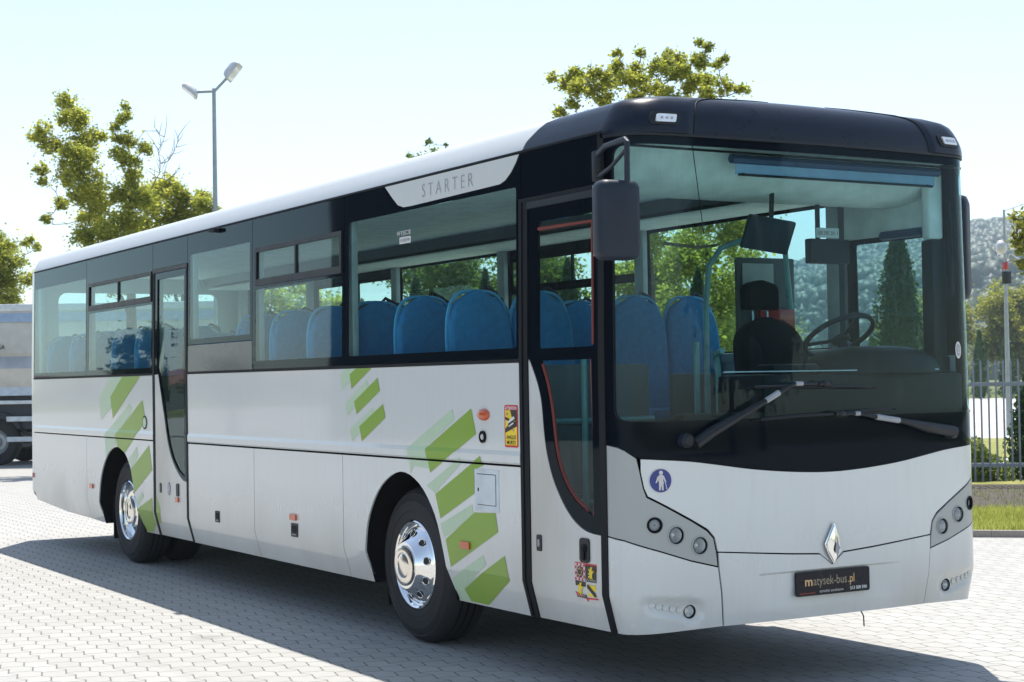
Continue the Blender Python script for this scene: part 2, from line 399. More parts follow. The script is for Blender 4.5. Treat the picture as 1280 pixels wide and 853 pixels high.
BUS = empty('coach', (0, 0, 0), label='white single-deck coach with green slanted stripes and dark glass, parked on the paved yard', cat='coach')
B = BUS
WP = 'white_paint'
ZC = [.56, 1.8]     # body creases

# wheel arch outlines (x, z)
archR = spline([(-9.316, .352), (-9.40, .45), (-9.432, .56), (-9.36, .80), (-9.20, .985), (-9.0, 1.09), (-8.775, 1.119), (-8.56, 1.06), (-8.38, .90), (-8.27, .66), (-8.19, .50), (-8.099, .352)], 4)
archF = spline([(-3.24, .352), (-3.30, .46), (-3.315, .593), (-3.252, .807), (-3.06, 1.014), (-2.776, 1.116), (-2.51, 1.05), (-2.305, .865), (-2.198, .636), (-2.15, .5), (-2.095, .352)], 4)
G2 = .004
def panel(name, poly, mat=WP, parent=B, off=0., thick=.012, fm=SR, holes=(), **k):
    k.setdefault('dv', ZC); k.setdefault('du', 1.2)
    return skin(name, poly, fm, mat, parent, holes, k.pop('du'), k.pop('dv'), off, thick, **k)
# kerb side, below the crease moulding
panel('rear_skirt_panel', [(-11.872, .62), (-11.85, .453), (-11.3, .42), (-10.71, .385), (-9.834, .366), (-9.834, 1.198), (-11.872, 1.198)])
panel('wheel_arch_panel', [(-9.826, .366)]+archR+[(-7.728, .352), (-7.728, 1.198), (-9.826, 1.198)])
for a, b_ in ((-6.806, -5.308), (-5.300, -3.664)):
    panel('locker_door', [(a, .352), (b_, .352), (b_, 1.198), (a, 1.198)])
panel('wheel_arch_panel', [(-3.656, .352)]+archF+[(-1.250, .352), (-1.250, 1.198), (-3.656, 1.198)])
# above it, and the moulding itself
for a, b_ in ((-11.872, -7.728), (-6.806, -1.250)):
    panel('side_panel', [(a, 1.288), (b_, 1.288), (b_, 1.793), (a, 1.793)])
    g = G()
    for z0, z1, o0, o1 in ((1.211, 1.222, .0, .007), (1.222, 1.262, .007, .007), (1.262, 1.288, .007, .0)):
        fm = lambda u, v, off=0., z0=z0, z1=z1, o0=o0, o1=o1: SR(u, v, off+o0+(o1-o0)*(v-z0)/(z1-z0))
        skin('', [(a, z0), (b_, z0), (b_, z1), (a, z1)], fm, WP, None, (), 1.2, None, 0, .01, g=g)
    g.build('rubbing_moulding', B, sharp=20)
    panel('belt_seal', [(a, 1.797), (b_, 1.797), (b_, 1.812), (a, 1.812)], 'rubber', off=.003)
# far side
panel('side_panel', [(-11.872, .352)]+[(x, z) for x, z in archR[:]]+archF+[(-.372, .352), (-.372, 1.8), (-11.872, 1.8)], fm=SL, thick=.012)
# structure just behind the panels: dark, so that gaps read dark
g = G()
for fm in (SR, SL):
    skin('', [(-11.86, .5), (-9.6, .42)]+[(x, z+.015) for x, z in archR]+[(x, z+.015) for x, z in archF]+[(-1.3, .37), (-1.3, 1.79), (-11.86, 1.79)], fm, 'underbody', None, (), 1.2, ZC, -.02, .02, g=g)
g.build('body_frame', B)
g = G()
g.box((-11.7, -1.15, .5), (-9.6, 1.15, .98), 'underbody'); g.box((-8.0, -1.17, .40), (-7.72, 1.17, .98), 'underbody'); g.box((-6.82, -1.17, .40), (-3.5, 1.17, .98), 'underbody')
g.box((-2.0, -1.17, .40), (-1.28, 1.17, .98), 'underbody'); g.box((-1.28, -.2, .42), (-.36, 1.17, .98), 'underbody'); g.box((-1.28, -1.17, .38), (-.36, -.2, .42), 'underbody')
g.box((-11.7, -.62, .45), (-.5, .62, .99), 'underbody'); g.box((-7.72, -1.17, .40), (-6.82, -.2, .44), 'underbody')
for xc in (-8.8, -2.78):
    g.tube([(xc, -.9, .5), (xc, .9, .5)], .12, 'underbody')
g.build('underframe', B)
for A_ in (archR, archF):
    for sy in (-1, 1):
        g = G(); P_ = [(x, z) for x, z in A_]; cx_ = (P_[0][0]+P_[-1][0])/2; Q_ = [(cx_+(x-cx_)*1.012, z+.012) for x, z in P_]
        V_ = [(x, sy*y, z) for y in (1.235, .70) for x, z in P_]+[(x, sy*y, z) for y in (.70, 1.235) for x, z in Q_]; n_ = len(P_)
        g.add(V_, [[i*n_+k, i*n_+k+1, (i+1)*n_+k+1, (i+1)*n_+k] for i in range(3) for k in range(n_-1)], 'underbody')
        g.box((P_[0][0]+.02, sy*.70-.01, .45), (P_[-1][0]-.02, sy*.70+.01, 1.10), 'underbody'); g.build('wheel_arch_liner', B)
for xc, sx in ((-9.37, 1), (-3.27, 1)):
    for sy in (-1, 1):
        g = G(); g.box((xc+.06, sy*1.0-.16, .2), (xc+.075, sy*1.0+.16, .62), 'rubber'); g.build('mud_flap', B)
# rear
PRE = PR.S[-1]
PRX = PRE+.074
skin('rear_panel', [(-PRX, .56), (-1.2, .47), (1.2, .47), (PRX, .56), (PRX, 2.998), (-PRX, 2.998)], RM, WP, B, [rrect(-.95, 1.95, .95, 2.78, .1)], .08, [1.8], 0, .012)
skin('rear_window', rrect(-.95, 1.95, .95, 2.78, .1), RM, 'far_glass', B, (), .3, None, -.006)

# ---- window band, kerb side
BG = 'black_glass'
def hopper(parent, x0, x1, zt, zb, xm, fm=SR):
    """sliding upper pane in a dark frame"""
    g = G()
    for q in ((x0-.03, zb-.05, x1+.03, zb), (x0-.03, zt, x1+.03, zt+.035), (x0-.03, zb, x0, zt), (x1, zb, x1+.03, zt), (xm-.012, zb, xm+.012, zt)):
        skin('', [(q[0], q[1]), (q[2], q[1]), (q[2], q[3]), (q[0], q[3])], fm, 'black_plastic', None, (), 1, None, .012, .02, g=g)
    g.build('hopper_frame', parent)
    o = skin('hopper_pane', [(x0, zb), (x1, zb), (x1, zt), (x0, zt)], fm, 'side_glass' if fm is SR else 'far_glass', parent, (), 1, None, -.002)
def window(x0, x1, clear, top=2.985, bot=1.815, hop=None, fm=SR, gm='side_glass', tophole=True):
    cx0, cz0, cx1, cz1 = clear; holes = [rrect(cx0, cz0, cx1, cz1, .018, 3)]
    if hop: holes.append([(hop[0], hop[1]), (hop[2], hop[1]), (hop[2], hop[3]), (hop[0], hop[3])])
    wn = skin('window', [(x0, bot), (x1, bot), (x1, top), (x0, top)], fm, BG, B, holes, None, None, 0, .008)
    skin('pane', holes[0], fm, gm, wn, (), 1.2, None, -.001)
    if hop: hopper(wn, hop[0], hop[2], hop[3], hop[1], hop[4], fm)
    return wn
window(-11.870, -9.832, (-11.85, 1.862, -9.85, 2.800))
window(-9.824, -7.745, (-9.75, 1.865, -7.77, 2.44), hop=(-9.71, 2.515, -7.79, 2.705, -8.75))
window(-6.806, -5.325, (-6.755, 2.09, -5.372, 2.815), bot=2.045)
panel('lower_window_panel', [(-6.806, 1.815), (-5.325, 1.815), (-5.325, 2.038), (-6.806, 2.038)], 'grey_panel')
window(-5.317, -3.615, (-5.255, 1.878, -3.650, 2.435), hop=(-5.215, 2.51, -3.675, 2.72, -4.453))
w1 = window(-3.607, -1.232, (-3.553, 1.878, -1.283, 2.800))
panel('overdoor_panel', [(-7.735, 2.755), (-6.814, 2.755), (-6.814, 2.985), (-7.735, 2.985)], BG)
panel('overdoor_panel', [(-1.222, 2.725), (-.345, 2.725), (-.345, 2.985), (-1.222, 2.985)], BG)
# the cream insert with its lettering
ins = [(-2.97, 2.984), (-2.86, 2.90), (-2.78, 2.845), (-2.70, 2.824), (-2.6, 2.822), (-1.46, 2.836), (-1.40, 2.852), (-1.335, 2.89), (-1.28, 2.94), (-1.245, 2.984)]
pi = panel('name_insert', ins, WP, off=.004, thick=.003, dv=None)
Decal(SR, .006).text('STARTER', -2.437, 2.861, .088, 'text_grey', 0, spacing=1.55, width=.66, bold=-.012).build('lettering', pi)
Decal(SR, .002).poly(rrect(-2.76, 2.588, -2.60, 2.632, .004), 'sticker_pale', 0).text('512 500 590', -2.75, 2.603, .018, 'sticker_black', 1, width=.13).text('WYJSCIE', -2.80, 2.645, .03, 'sticker_pale', 0, width=.2).build('window_notice', w1)
# gutter line and roof
panel('gutter', [(-11.87, 2.988), (-.34, 2.988), (-.34, 3.002), (-11.87, 3.002)], 'rubber', off=.004, du=2)
panel('gutter', [(-11.87, 2.988), (-.34, 2.988), (-.34, 3.002), (-11.87, 3.002)], 'rubber', off=.004, du=2, fm=SL)
tv = [float(x) for x in RS[1:-1]]
def at_z(z): return float(np.interp(z, RZ[:10], RS[:10]))
ct = [(-1.215, .0), (-1.19, at_z(3.05)), (-1.10, at_z(3.12)), (-1.0, at_z(3.163))]
mir = [(x, RT-t) for x, t in ct]
skin('roof', [(-11.90, 0)]+ct+mir[::-1]+[(-11.90, RT)], RF, 'roof_white', B, (), 1.5, tv, 0, .03, sharp=50)
ctb = [(x+.008, t) for x, t in ct]; mib = [(x+.008, t) for x, t in mir]
skin('front_roof_section', [ctb[0], (-.345, .0), (-.325, at_z(3.08)), (-.34, at_z(3.17)), (-.34, RT-at_z(3.17)), (-.325, RT-at_z(3.08)), (-.345, RT)]+mib+ctb[:0:-1], RF, 'dark_roof_paint', B, (), .3, tv, 0, .03, sharp=50)
g = G(); rz = []
for i, (y, z) in enumerate(ROOF): rz.append((y, z))
secs = []
for k in range(7):
    a = R(90*k/6); sh = 1-.06*(1-math.cos(a)); xx = -11.90-.12*math.sin(a)
    secs.append([(xx, y*(1-.02*math.sin(a)), 3.0+(z-3.0)*math.cos(a)*.999) for y, z in rz]+[(xx, 1.2, 2.99), (xx, -1.2, 2.99)])
g.loft(secs, 'roof_white'); g.build('roof_end_cap', B, 60)
# roof skylight hatches (low, on top)
for xh in (-4.0, -9.0):
    g = G(); g.box((xh-.4, -.35, 3.205), (xh+.4, .35, 3.222), 'roof_white', .015); g.build('roof_hatch', B)

# ---- front dome
def dome_pt(s, a, off=0.):
    """s along the outline, a 0..pi/2 up and back"""
    x, y = PF.at(s); z = 2.972+.2375*math.sin(a); zz = max(z, 3.0)
    ys = float(np.interp(zz, RZ[:10], -RY[:10]))/1.25 if a < math.pi/2-.001 else 0.
    ys = ys if z > 3.0 else 1.0
    kx = max(0., math.cos(a))**.75
    pod = .012*min(1, max(0, (abs(s)-.86)/.03))*min(1, max(0, (1.25-a)/.3))
    X = -.34+(x+.34-.02)*kx + off; Y = y*.985*ys; 
    return (X+pod*kx, Y*(1+pod*.6), z)
g = G(); ss = np.linspace(-PF.S[-1], PF.S[-1], 121); aa = [0, .06, .14, .24, .36, .5, .65, .8, .95, 1.1, 1.25, 1.38, 1.5, math.pi/2]
V = [dome_pt(s, a) for a in aa for s in ss]; n = len(ss)
F = [[i*n+k, i*n+k+1, (i+1)*n+k+1, (i+1)*n+k] for i in range(len(aa)-1) for k in range(n-1)]
g.add(V, F, 'dark_roof_paint')
V = [FM(s, 2.972, o) for o in (-.02, .012) for s in ss]+[FM(s, 2.957, o) for o in (.012, -.02) for s in ss]
F = [[i*n+k, i*n+k+1, (i+1)*n+k+1, (i+1)*n+k] for i in range(3) for k in range(n-1)]
g.add(V, F, 'black_plastic')
dome = g.build('front_dome', B, 40)
for sg in (-1, 1):
    mk = G()
    fm = lambda u, v, off=0.: (lambda p: (p[0]+off, p[1], p[2]))(dome_pt(u, math.asin(max(0, min(1, (v-2.972)/.2375)))))
    skin('', rrect(min(sg*1.135, sg*.945), 3.012, max(sg*1.135, sg*.945), 3.086, .03), fm, 'black_plastic', None, (), .03, .02, .006, .02, g=mk)
    mh = mk.build('marker_lamp', B)
    mk = G(); skin('', rrect(min(sg*1.098, sg*.98), 3.027, max(sg*1.098, sg*.98), 3.070, .008), fm, 'lamp_glass', None, (), .03, .02, .016, .01, g=mk)
    for q in (1.07, 1.04, 1.01): skin('', circ((sg*q, 3.048), .008, 10), fm, 'text_grey', None, (), None, None, .0185, 0, g=mk)
    mk.build('lens', mh)
    sm = G(); sm.tube([Vector(dome_pt(sg*.855, a))+Vector((.001, 0, .001)) for a in np.linspace(0, 1.45, 14)], .004, 'rubber', 6); sm.build('panel_seam', dome)
    # black corner panel beside the screen on the far side
# ---- windscreen
def band(z0, z1, s0, s1): return [(s0, z0), (s1, z0), (s1, z1), (s0, z1)]
SE = 1.40
cl = rrect(-1.335, 1.468, 1.335, 2.912, .07, 5)
hoodtop = spline([(-1.409, 1.352), (-1.33, 1.34), (-1.287, 1.325), (-1.214, 1.284), (-1.15, 1.278), (-.917, 1.260), (-.715, 1.232), (-.505, 1.203), (-.241, 1.180), (0, 1.171), (.241, 1.180), (.505, 1.203), (.715, 1.232), (.917, 1.260), (1.15, 1.278), (1.214, 1.284), (1.287, 1.325), (1.33, 1.34), (1.409, 1.352)], 3)
wsf = skin('windscreen_surround', hoodtop+[(1.409, 2.956), (-1.409, 2.956)], FM, BG, B, [cl], .05, .4, 0, .008)
ws = skin('windscreen', cl, FM, 'screen_glass', B, (), .05, .35, -.001)
g = G(); g.tube([FM(s, z, .003) for s, z in cl]+[FM(*cl[0], .003)], .006, 'rubber', 6); g.build('windscreen_seal', wsf)
# ---- front mask
sil = [(-1.409, 1.345), (-1.33, 1.333), (-1.287, 1.318), (-1.222, 1.278), (-1.206, 1.207), (-1.190, 1.126), (-1.172, 1.076), (-1.052, 1.014), (-.920, .944), (-.825, .888), (-.787, .848), (-.770, .767), (-.764, .704), (-.922, .743), (-1.118, .806), (-1.296, .858), (-1.409, .873)]
hood = hoodtop[:]
hood = [(s, z-.006) for s, z in hoodtop if abs(s) < 1.208]
left = [(-1.198, 1.207), (-1.182, 1.126), (-1.164, 1.084), (-1.050, 1.026), (-.917, .956), (-.816, .899), (-.776, .855), (-.758, .779)]
slit = [(-.6, .766), (-.3, .742), (-.085, .728), (0, .668), (.085, .728), (.3, .742), (.6, .766)]
rightp = [(-s, z) for s, z in left[::-1]]
skin('front_hatch', hood+rightp[::-1][::-1][::-1] if False else hood+[(-s, z) for s, z in left]+slit[::-1]+left[::-1], FM, WP, B, (), .05, None, 0, .012)
lampc = [(-1.131, .934, .033), (-1.010, .876, .043), (-.868, .816, .043)]
for sg in (-1, 1):
    P = [(s*-sg, z) for s, z in sil]; hl = [circ((c[0]*-sg, c[1]), c[2]+.004, 20) for c in lampc]
    hp = skin('headlamp_panel', P, FM, 'silver_paint', B, hl, .05, .15, 0, .012)
    for i, (cs, cz, cr) in enumerate(lampc):
        cs *= -sg; g = G(); c0 = Vector(FM(cs, cz)); nx, ny = PF.nrm(cs); nv = Vector((nx, ny, 0)); hv = Vector((-ny, nx, 0)); uv = Vector((0, 0, 1))
        def ring(r, d): return [c0+nv*d+hv*(r*math.cos(2*math.pi*k/24))+uv*(r*math.sin(2*math.pi*k/24)) for k in range(24)]
        g.loft([ring(cr+.009, .0005), ring(cr+.008, .005), ring(cr+.003, .006), ring(cr+.001, .001)], 'silver_paint' if i else 'rubber', False); g.loft([ring(cr+.001, .001), ring(cr-.003, .003), ring(cr-.004, -.012)], 'rubber', False)
        if i:
            g.loft([ring(cr-.004, -.012), ring(cr-.008, -.03), ring(cr*.45, -.06), ring(.004, -.065)], 'lamp_bowl', False)
            g.ball(c0-nv*.045, .014, 'lamp_glass')
        else: g.loft([ring(cr-.003, -.012), ring(.003, -.008)], 'text_grey', False)
        lm = g.build('headlamp' if i else 'indicator_lamp', hp)
        g = G(); g.loft([ring(cr-.004, -.004), ring(cr*.7, .006), ring(cr*.35, .011), ring(.002, .0125)], 'clear_glass', False); g.build('lens', lm) if i else None
# bumper: middle piece and two corners
mid = [(-.715, .384), (.715, .384), (.735, .55), (.752, .69), (.756, .772)]+[(s, z-.008) for s, z in slit[::-1]]+[(-.756, .772), (-.752, .69), (-.735, .55)]
def FMb(u, v, off=0.):
    a = abs(u); k = max(0, min(1, (.5-a)/.06)); zf = max(0, min(1, (.645-v)/.012))*max(0, min(1, (v-.47)/.03)); return FM(u, v, off+.004-.012*k*zf)
bp = skin('bumper', mid, FMb, WP, B, (), [-.5, -.44, -.3, -.15, 0, .15, .3, .44, .5, -.65, .65], [.44, .47, .50, .56, .6, .633, .645, .7], 0, .012, sharp=25)
fog = (-.921, .474)
def FMc(u, v, off=0.):
    a = abs(u)
    # long shallow scoop that holds the fog lamp
    cx = .905 if a < .905 else min(a, 1.16); cz = .476+(cx-.905)*.18; d = math.hypot((a-cx), (v-cz)); wd = .066-(cx-.905)*.09
    return FM(u, v, off-.020*max(0, min(1, (wd-d)/.03)))
for sg in (-1, 1):
    cor = [(-1.409, .36), (-1.3, .362), (-1.1, .374), (-.723, .384), (-.743, .55), (-.760, .695), (-.922, .735), (-1.118, .798), (-1.296, .850), (-1.409, .865)]
    cor = [(s*-sg, z) for s, z in cor]
    hole = circ((fog[0]*-sg, fog[1]), .036, 20)
    bc = skin('bumper_corner', cor, FMc, WP, B, [hole], .022, .022, 0, .012, sharp=50)
    g = G(); cs = fog[0]*-sg; c0 = Vector(FM(cs, fog[1], -.024)); nx, ny = PF.nrm(cs); nv = Vector((nx, ny, 0)); hv = Vector((-ny, nx, 0)); uv = Vector((0, 0, 1))
    def ring(r, d): return [c0+nv*d+hv*(r*math.cos(2*math.pi*k/20))+uv*(r*math.sin(2*math.pi*k/20)) for k in range(20)]
    g.loft([ring(.037, .004), ring(.036, .008), ring(.032, .008), ring(.029, -.01)], 'rubber', False); g.loft([ring(.03, -.006), ring(.012, -.03), ring(.002, -.03)], 'lamp_bowl', False); fl = g.build('fog_lamp', bc)
    g = G(); g.loft([ring(.031, .004), ring(.02, .011), ring(.002, .015)], 'clear_glass', False); g.build('lens', fl)
    for k in range(5):
        a = -sg*-1.0*0
        s0 = (-.985-.042*k)*-sg; g = G(); c = Vector(FM(s0, .489+.0076*k, -.0155)); nx, ny = PF.nrm(s0); hv2 = Vector((-ny, nx, 0)); nv2 = Vector((nx, ny, 0))
        rg = lambda r, d: [c+nv2*d+hv2*(r*math.cos(2*math.pi*q/14))+uv*(r*math.sin(2*math.pi*q/14)) for q in range(14)]
        g.loft([rg(.0175, 0), rg(.016, .002), rg(.012, .0), rg(.002, -.001)], WP, False); g.build('bumper_dimple', bc)
# dark backing behind the nose
skin('nose_backing', band(.40, 1.46, -1.39, 1.39), FM, 'underbody', B, (), .06, .3, -.08, .01)
g = G(); g.box((-.42, -1.1, .385), (-.18, 1.1, .40), 'underbody'); g.build('nose_floor', B)
# emblem
g = G(); E0 = Vector(FM(0, .66, .004))
def ep(y, z, d): return Vector((E0.x+d, y, z))
o_ = [(0.008, .882), (-.052, .775), (-.04, .735), (0, .672), (.045, .735), (.04, .79)]
i_ = [(0.006, .842), (-.03, .772), (-.022, .742), (0, .702), (.024, .742), (.022, .785)]
vs = [ep(y, z, .0) for y, z in o_]+[ep(y*.92+.0, z*.92+.775*.08, .018) for y, z in o_]+[ep(y, z, .022) for y, z in i_]+[ep(.004, .775, .028)]
fs = [[k, (k+1) % 6, 6+(k+1) % 6, 6+k] for k in range(6)]+[[6+k, 6+(k+1) % 6, 12+(k+1) % 6, 12+k] for k in range(6)]+[[12+k, 12+(k+1) % 6, 18] for k in range(6)]
g.add(vs, fs, 'chrome'); g.add([ep(.008, .815, .034), ep(.034, .752, .030), ep(.012, .700, .030), ep(-.006, .742, .036)], [[0, 1, 2, 3]], 'text_grey'); g.build('emblem', B, 15)
g = G()
rg_ = [ep(y*1.04, .775+(z-.775)*1.03, .010) for y, z in o_]; g.tube(rg_+[rg_[0]], .005, 'chrome', 6, False); g.build('emblem_rim', B)
# number plate panel
pb = skin('plate', rrect(-.262, .503, .262, .634, .012), lambda u, v, off=0.: (FM(0, .56, 0)[0]+off, u, v), 'plate_black', B, (), None, None, .012, .012)
PM = lambda u, v, off=0.: (FM(0, .56, 0)[0]+.012+off, u, v)
d = Decal(PM, .0012); d.text('m', -.202, .558, .05, 'gold', 0, width=.052, bold=.02).text('atysek-bus', -.143, .558, .05, 'gold_dark', 0, width=.238).text('.pl', .105, .558, .05, 'gold', 0, width=.044)
d.text('sprzedaz autobusow', -.10, .517, .016, 'sticker_pale', 0, width=.17).text('513 500 590', .118, .517, .018, 'sticker_white', 0, width=.12, bold=.01)
d.poly([(-.24, .513), (-.13, .513), (-.13, .522), (-.24, .522)], 'seal_red', 0).build('lettering', pb)
# blue pictogram sticker on the hatch
d = Decal(FM, .002); c0 = (-1.094, 1.163)
d.poly(circ(c0, .064, 32), 'sticker_pale', 0).poly(circ(c0, .060, 32), 'sticker_blue', 1)
fig = [(-.010, .025), (-.024, -.005), (-.031, -.01), (-.017, .028), (-.008, .032), (.008, .032), (.016, .026), (.028, .0), (.024, -.004), (.012, .018), (.011, -.015), (.013, -.05), (.004, -.05), (.0, -.02), (-.004, -.05), (-.013, -.05), (-.011, -.015)]
fig = [(-.008, .030), (-.020, .020), (-.030, -.010), (-.024, -.012), (-.012, .010), (-.012, -.05), (-.003, -.05), (0, -.018), (.004, -.05), (.013, -.05), (.012, .010), (.024, -.012), (.029, -.008), (.018, .022), (.008, .030)]
d.poly([(c0[0]+a, c0[1]+b) for a, b in fig], 'sticker_pale', 2).poly(circ((c0[0], c0[1]+.041), .011, 12), 'sticker_pale', 2)
d.poly([(c0[0]+.026, c0[1]-.012), (c0[0]+.034, c0[1]-.045), (c0[0]+.031, c0[1]-.046), (c0[0]+.023, c0[1]-.012)], 'sticker_white', 2)
d.build('pictogram_sticker', B)
Decal(FM, .002).poly(circ((1.055, 1.828), .026, 24, .05), 'sticker_pale', 0).poly(circ((1.055, 1.828), .018, 20, .036), 'text_grey', 1).text('2', 1.05, 1.812, .03, 'sticker_white', 2, width=.012).build('screen_sticker', ws)
# ---- wipers
for arm, hub, bl, piv in (([(-.909, 1.347), (-.802, 1.410), (-.491, 1.554), (-.382, 1.607), (-.271, 1.651), (-.063, 1.648)], (-.063, 1.648), ((-.563, 1.637), (.341, 1.620)), (-.956, 1.366)),
                          ([(.947, 1.358), (.712, 1.391), (.500, 1.430), (.281, 1.461), (.179, 1.480), (.046, 1.483)], (.046, 1.483), ((-.539, 1.461), (.495, 1.498)), (.93, 1.355))):
    wr = empty('wiper', FM(*piv, .02)); wr.parent = B; wl = Vector(wr.location)
    def W(s, z, o): return Vector(FM(s, z, o))-wl
    g = G(); rs = [.032, .030, .015, .012, .011, .010]; offs = [.04, .045, .06, .062, .055, .045]
    pts = [W(s, z, o) for (s, z), o in zip(arm, offs)]
    for i in range(5):
        mt = 'black_plastic'; g.tube([pts[i], pts[i+1]], [rs[i], rs[i+1]], mt, 8)
    g.tube([W(*piv, -.01), W(*piv, .05)], .037, 'mirror_plastic', 16); g.tube([W(*piv, .05), W(*piv, .062)], [.034, .024], 'black_plastic', 16)
    A = g.build('arm', wr)
    for i, (a, b_) in ((2, (.15, .95)), (4, (.0, .25))):
        g = G(); p0 = pts[i].lerp(pts[i+1], a); p1 = pts[i].lerp(pts[i+1], b_); g.tube([p0, p1], rs[i]+.0015, 'text_grey', 8); g.build('reflective_sleeve', wr)
    g = G(); (s0, z0), (s1, z1) = bl; hz = hub
    def lin(t): return s0+(s1-s0)*t, z0+(z1-z0)*t
    g.tube([W(*lin(t), .014) for t in np.linspace(0, 1, 12)], [.004]+[.008]*10+[.004], 'rubber', 6)
    hb = (hub[0]-s0)/(s1-s0)
    for t0, t1 in ((.05, hb), (hb, .95)):
        g.tube([W(lin(t)[0], lin(t)[1]+.006*math.sin(math.pi*abs(t-t0)/(t1-t0)), .022+.022*(1-abs(t-hb)/max(hb, 1-hb))) for t in np.linspace(t0, t1, 8)], .008, 'black_plastic', 6)
    g.ball(W(*hub, .05), (.022, .030, .020), 'black_plastic'); g.tube([W(hub[0]-.04, hub[1], .05), W(hub[0]+.045, hub[1]-.003, .05)], .014, 'black_plastic', 8); g.build('blade', wr)
# ---- mirrors
g = G()
g.tube([(-.387, -1.29, 2.866), (-.25, -1.33, 2.895), (-.02, -1.36, 2.90), (0, -1.365, 2.885), (.0, -1.368, 2.6), (.0, -1.37, 2.40)], .015, 'mirror_plastic', 10)
g.tube([(-.39, -1.29, 2.75), (-.2, -1.33, 2.78), (0, -1.365, 2.85)], .011, 'mirror_plastic', 10)
g.box((-.41, -1.31, 2.73), (-.36, -1.262, 2.89), 'black_plastic', .008)
mr = g.build('mirror_arm', B)
def mirror_body(c, hw, hh, dp, parent, ang=0.):
    g = G(); secs = []
    for d_, k in ((-.5, .86), (-.46, .95), (-.3, 1.0), (.1, 1.0), (.38, .93), (.5, .75)):
        P = rrect(-hw*k, -hh*(.5+.5*k), hw*k, hh*(.5+.5*k), .045*k, 5); ca, sa = math.cos(ang), math.sin(ang)
        secs.append([(c[0]+d_*dp*ca-u*sa, c[1]+u*ca+d_*dp*sa, c[2]+v) for u, v in P])
    g.loft(secs, 'mirror_plastic'); return g.build('mirror_housing', parent, 50)
mh = mirror_body((-.05, -1.40, 2.492), .115, .202, .12, mr, R(-8))
g = G(); g.box((-.1165, -1.50, 2.31), (-.1135, -1.30, 2.67), 'chrome', .001); g.build('mirror_glass', mr)
g = G(); g.tube([(-.42, 1.255, 2.62), (-.38, 1.29, 2.64), (-.36, 1.31, 2.55)], .014, 'mirror_plastic', 8); m2 = g.build('mirror_arm', B)
mirror_body((-.36, 1.31, 2.45), .055, .32, .10, m2, R(25))

# ---- front door
FD = empty('front_door', (-.8, -1.27, 1.5)); FD.parent = B
def LD(o): return lambda u, v, off=0.: tuple(a-b for a, b in zip(SR(u, v, off), o))
fd = LD((-.8, -1.27, 1.5))
crv = spline([(-.440, .868), (-.55, .876), (-.62, .893), (-.69, .924), (-.756, .969), (-.82, 1.03), (-.893, 1.122), (-.94, 1.21), (-.977, 1.31), (-1.0, 1.43), (-1.017, 1.56), (-1.055, 1.67), (-1.129, 1.79)], 3)
skin('door_panel', [(-1.148, .356), (-.440, .36)]+crv+[(-1.148, 1.81)], fd, WP, FD, (), .2, ZC, 0, .02)
lowg = spline([(-.505, .965), (-.60, 1.0), (-.69, 1.045), (-.77, 1.11), (-.83, 1.19), (-.875, 1.29), (-.90, 1.40), (-.92, 1.52), (-.965, 1.66), (-1.02, 1.76)], 3)
lowg = lowg+[(-1.03, 1.80), (-.505, 1.80)]
upg = rrect(-1.06, 1.868, -.478, 2.578, .02)
skin('door_frame', [(-.440, .874)]+[(x+.003, z+.006) for x, z in crv[1:]]+[(-1.148, 1.82), (-1.148, 2.70), (-.440, 2.70)], fd, 'black_glass', FD, [lowg, upg], None, [1.8], 0, .025)
for q in (lowg, upg): skin('door_glass', q, fd, 'side_glass', FD, (), .4, None, -.01)
g = G()
g.tube([fd(x, z, -.012) for x, z in spline([(-.515, 1.80), (-.505, 1.0), (-.60, 1.01), (-.69, 1.055), (-.765, 1.12), (-.825, 1.20), (-.868, 1.30), (-.893, 1.41), (-.913, 1.53), (-.955, 1.67), (-1.01, 1.78)], 3)], .011, 'seal_red', 6)
g.tube([fd(x, z, -.012) for x, z in [(-1.05, 2.54), (-.5, 2.535), (-.495, 1.88)]], .013, 'seal_red', 6)
g.build('door_seal', FD)
g = G(); skin('', rrect(-1.085, .74, -1.035, .83, .01), fd, 'black_plastic', None, (), None, None, .006, .01, g=g); skin('', rrect(-1.07, .765, -1.05, .805, .004), fd, 'text_grey', None, (), None, None, .009, .003, g=g); g.build('handle', FD)
g = G(); skin('', rrect(-.642, .715, -.548, .845, .02), fd, 'black_plastic', None, (), None, None, .008, .01, g=g); skin('', circ((-.595, .79), .025, 16), fd, 'rubber', None, (), None, None, .014, .006, g=g); skin('', [(-.605, .73), (-.585, .73), (-.585, .80), (-.605, .80)], fd, 'rubber', None, (), None, None, .018, .01, g=g); g.build('lock', FD)
# crest sticker: quartered arms
d = Decal(fd, .002); x0, x1, z0, z1 = -.70, -.486, .512, .712; xm, zm = (x0+x1)/2, (z0+z1)/2
out = [(x0+.02, z0+.012), (xm-.012, z0+.008), (xm, z0-.008), (xm+.012, z0+.008), (x1, z0+.012), (x1, z1), (x0, z1), (x0, z0+.035)]
d.poly(out, 'sticker_red', 0)
d.poly([(x0+.005, zm+.003), (xm-.003, zm+.003), (xm-.003, z1-.004), (x0+.005, z1-.004)], 'sticker_pale', 1)
for i in range(6):
    for j in range(6):
        if (i+j) % 2 == 0:
            a = x0+.005+i*.0165; c = zm+.003+j*.0155; d.poly([(a, c), (a+.0155, c), (a+.0155, c+.0145), (a, c+.0145)], 'sticker_red', 2)
d.poly(circ((x0+.053, zm+.05), .032, 8), 'sticker_black', 3)
for k in range(8): a = k*math.pi/4; d.poly(circ((x0+.053+.02*math.cos(a), zm+.05+.02*math.sin(a)), .006, 5), 'gold', 4)
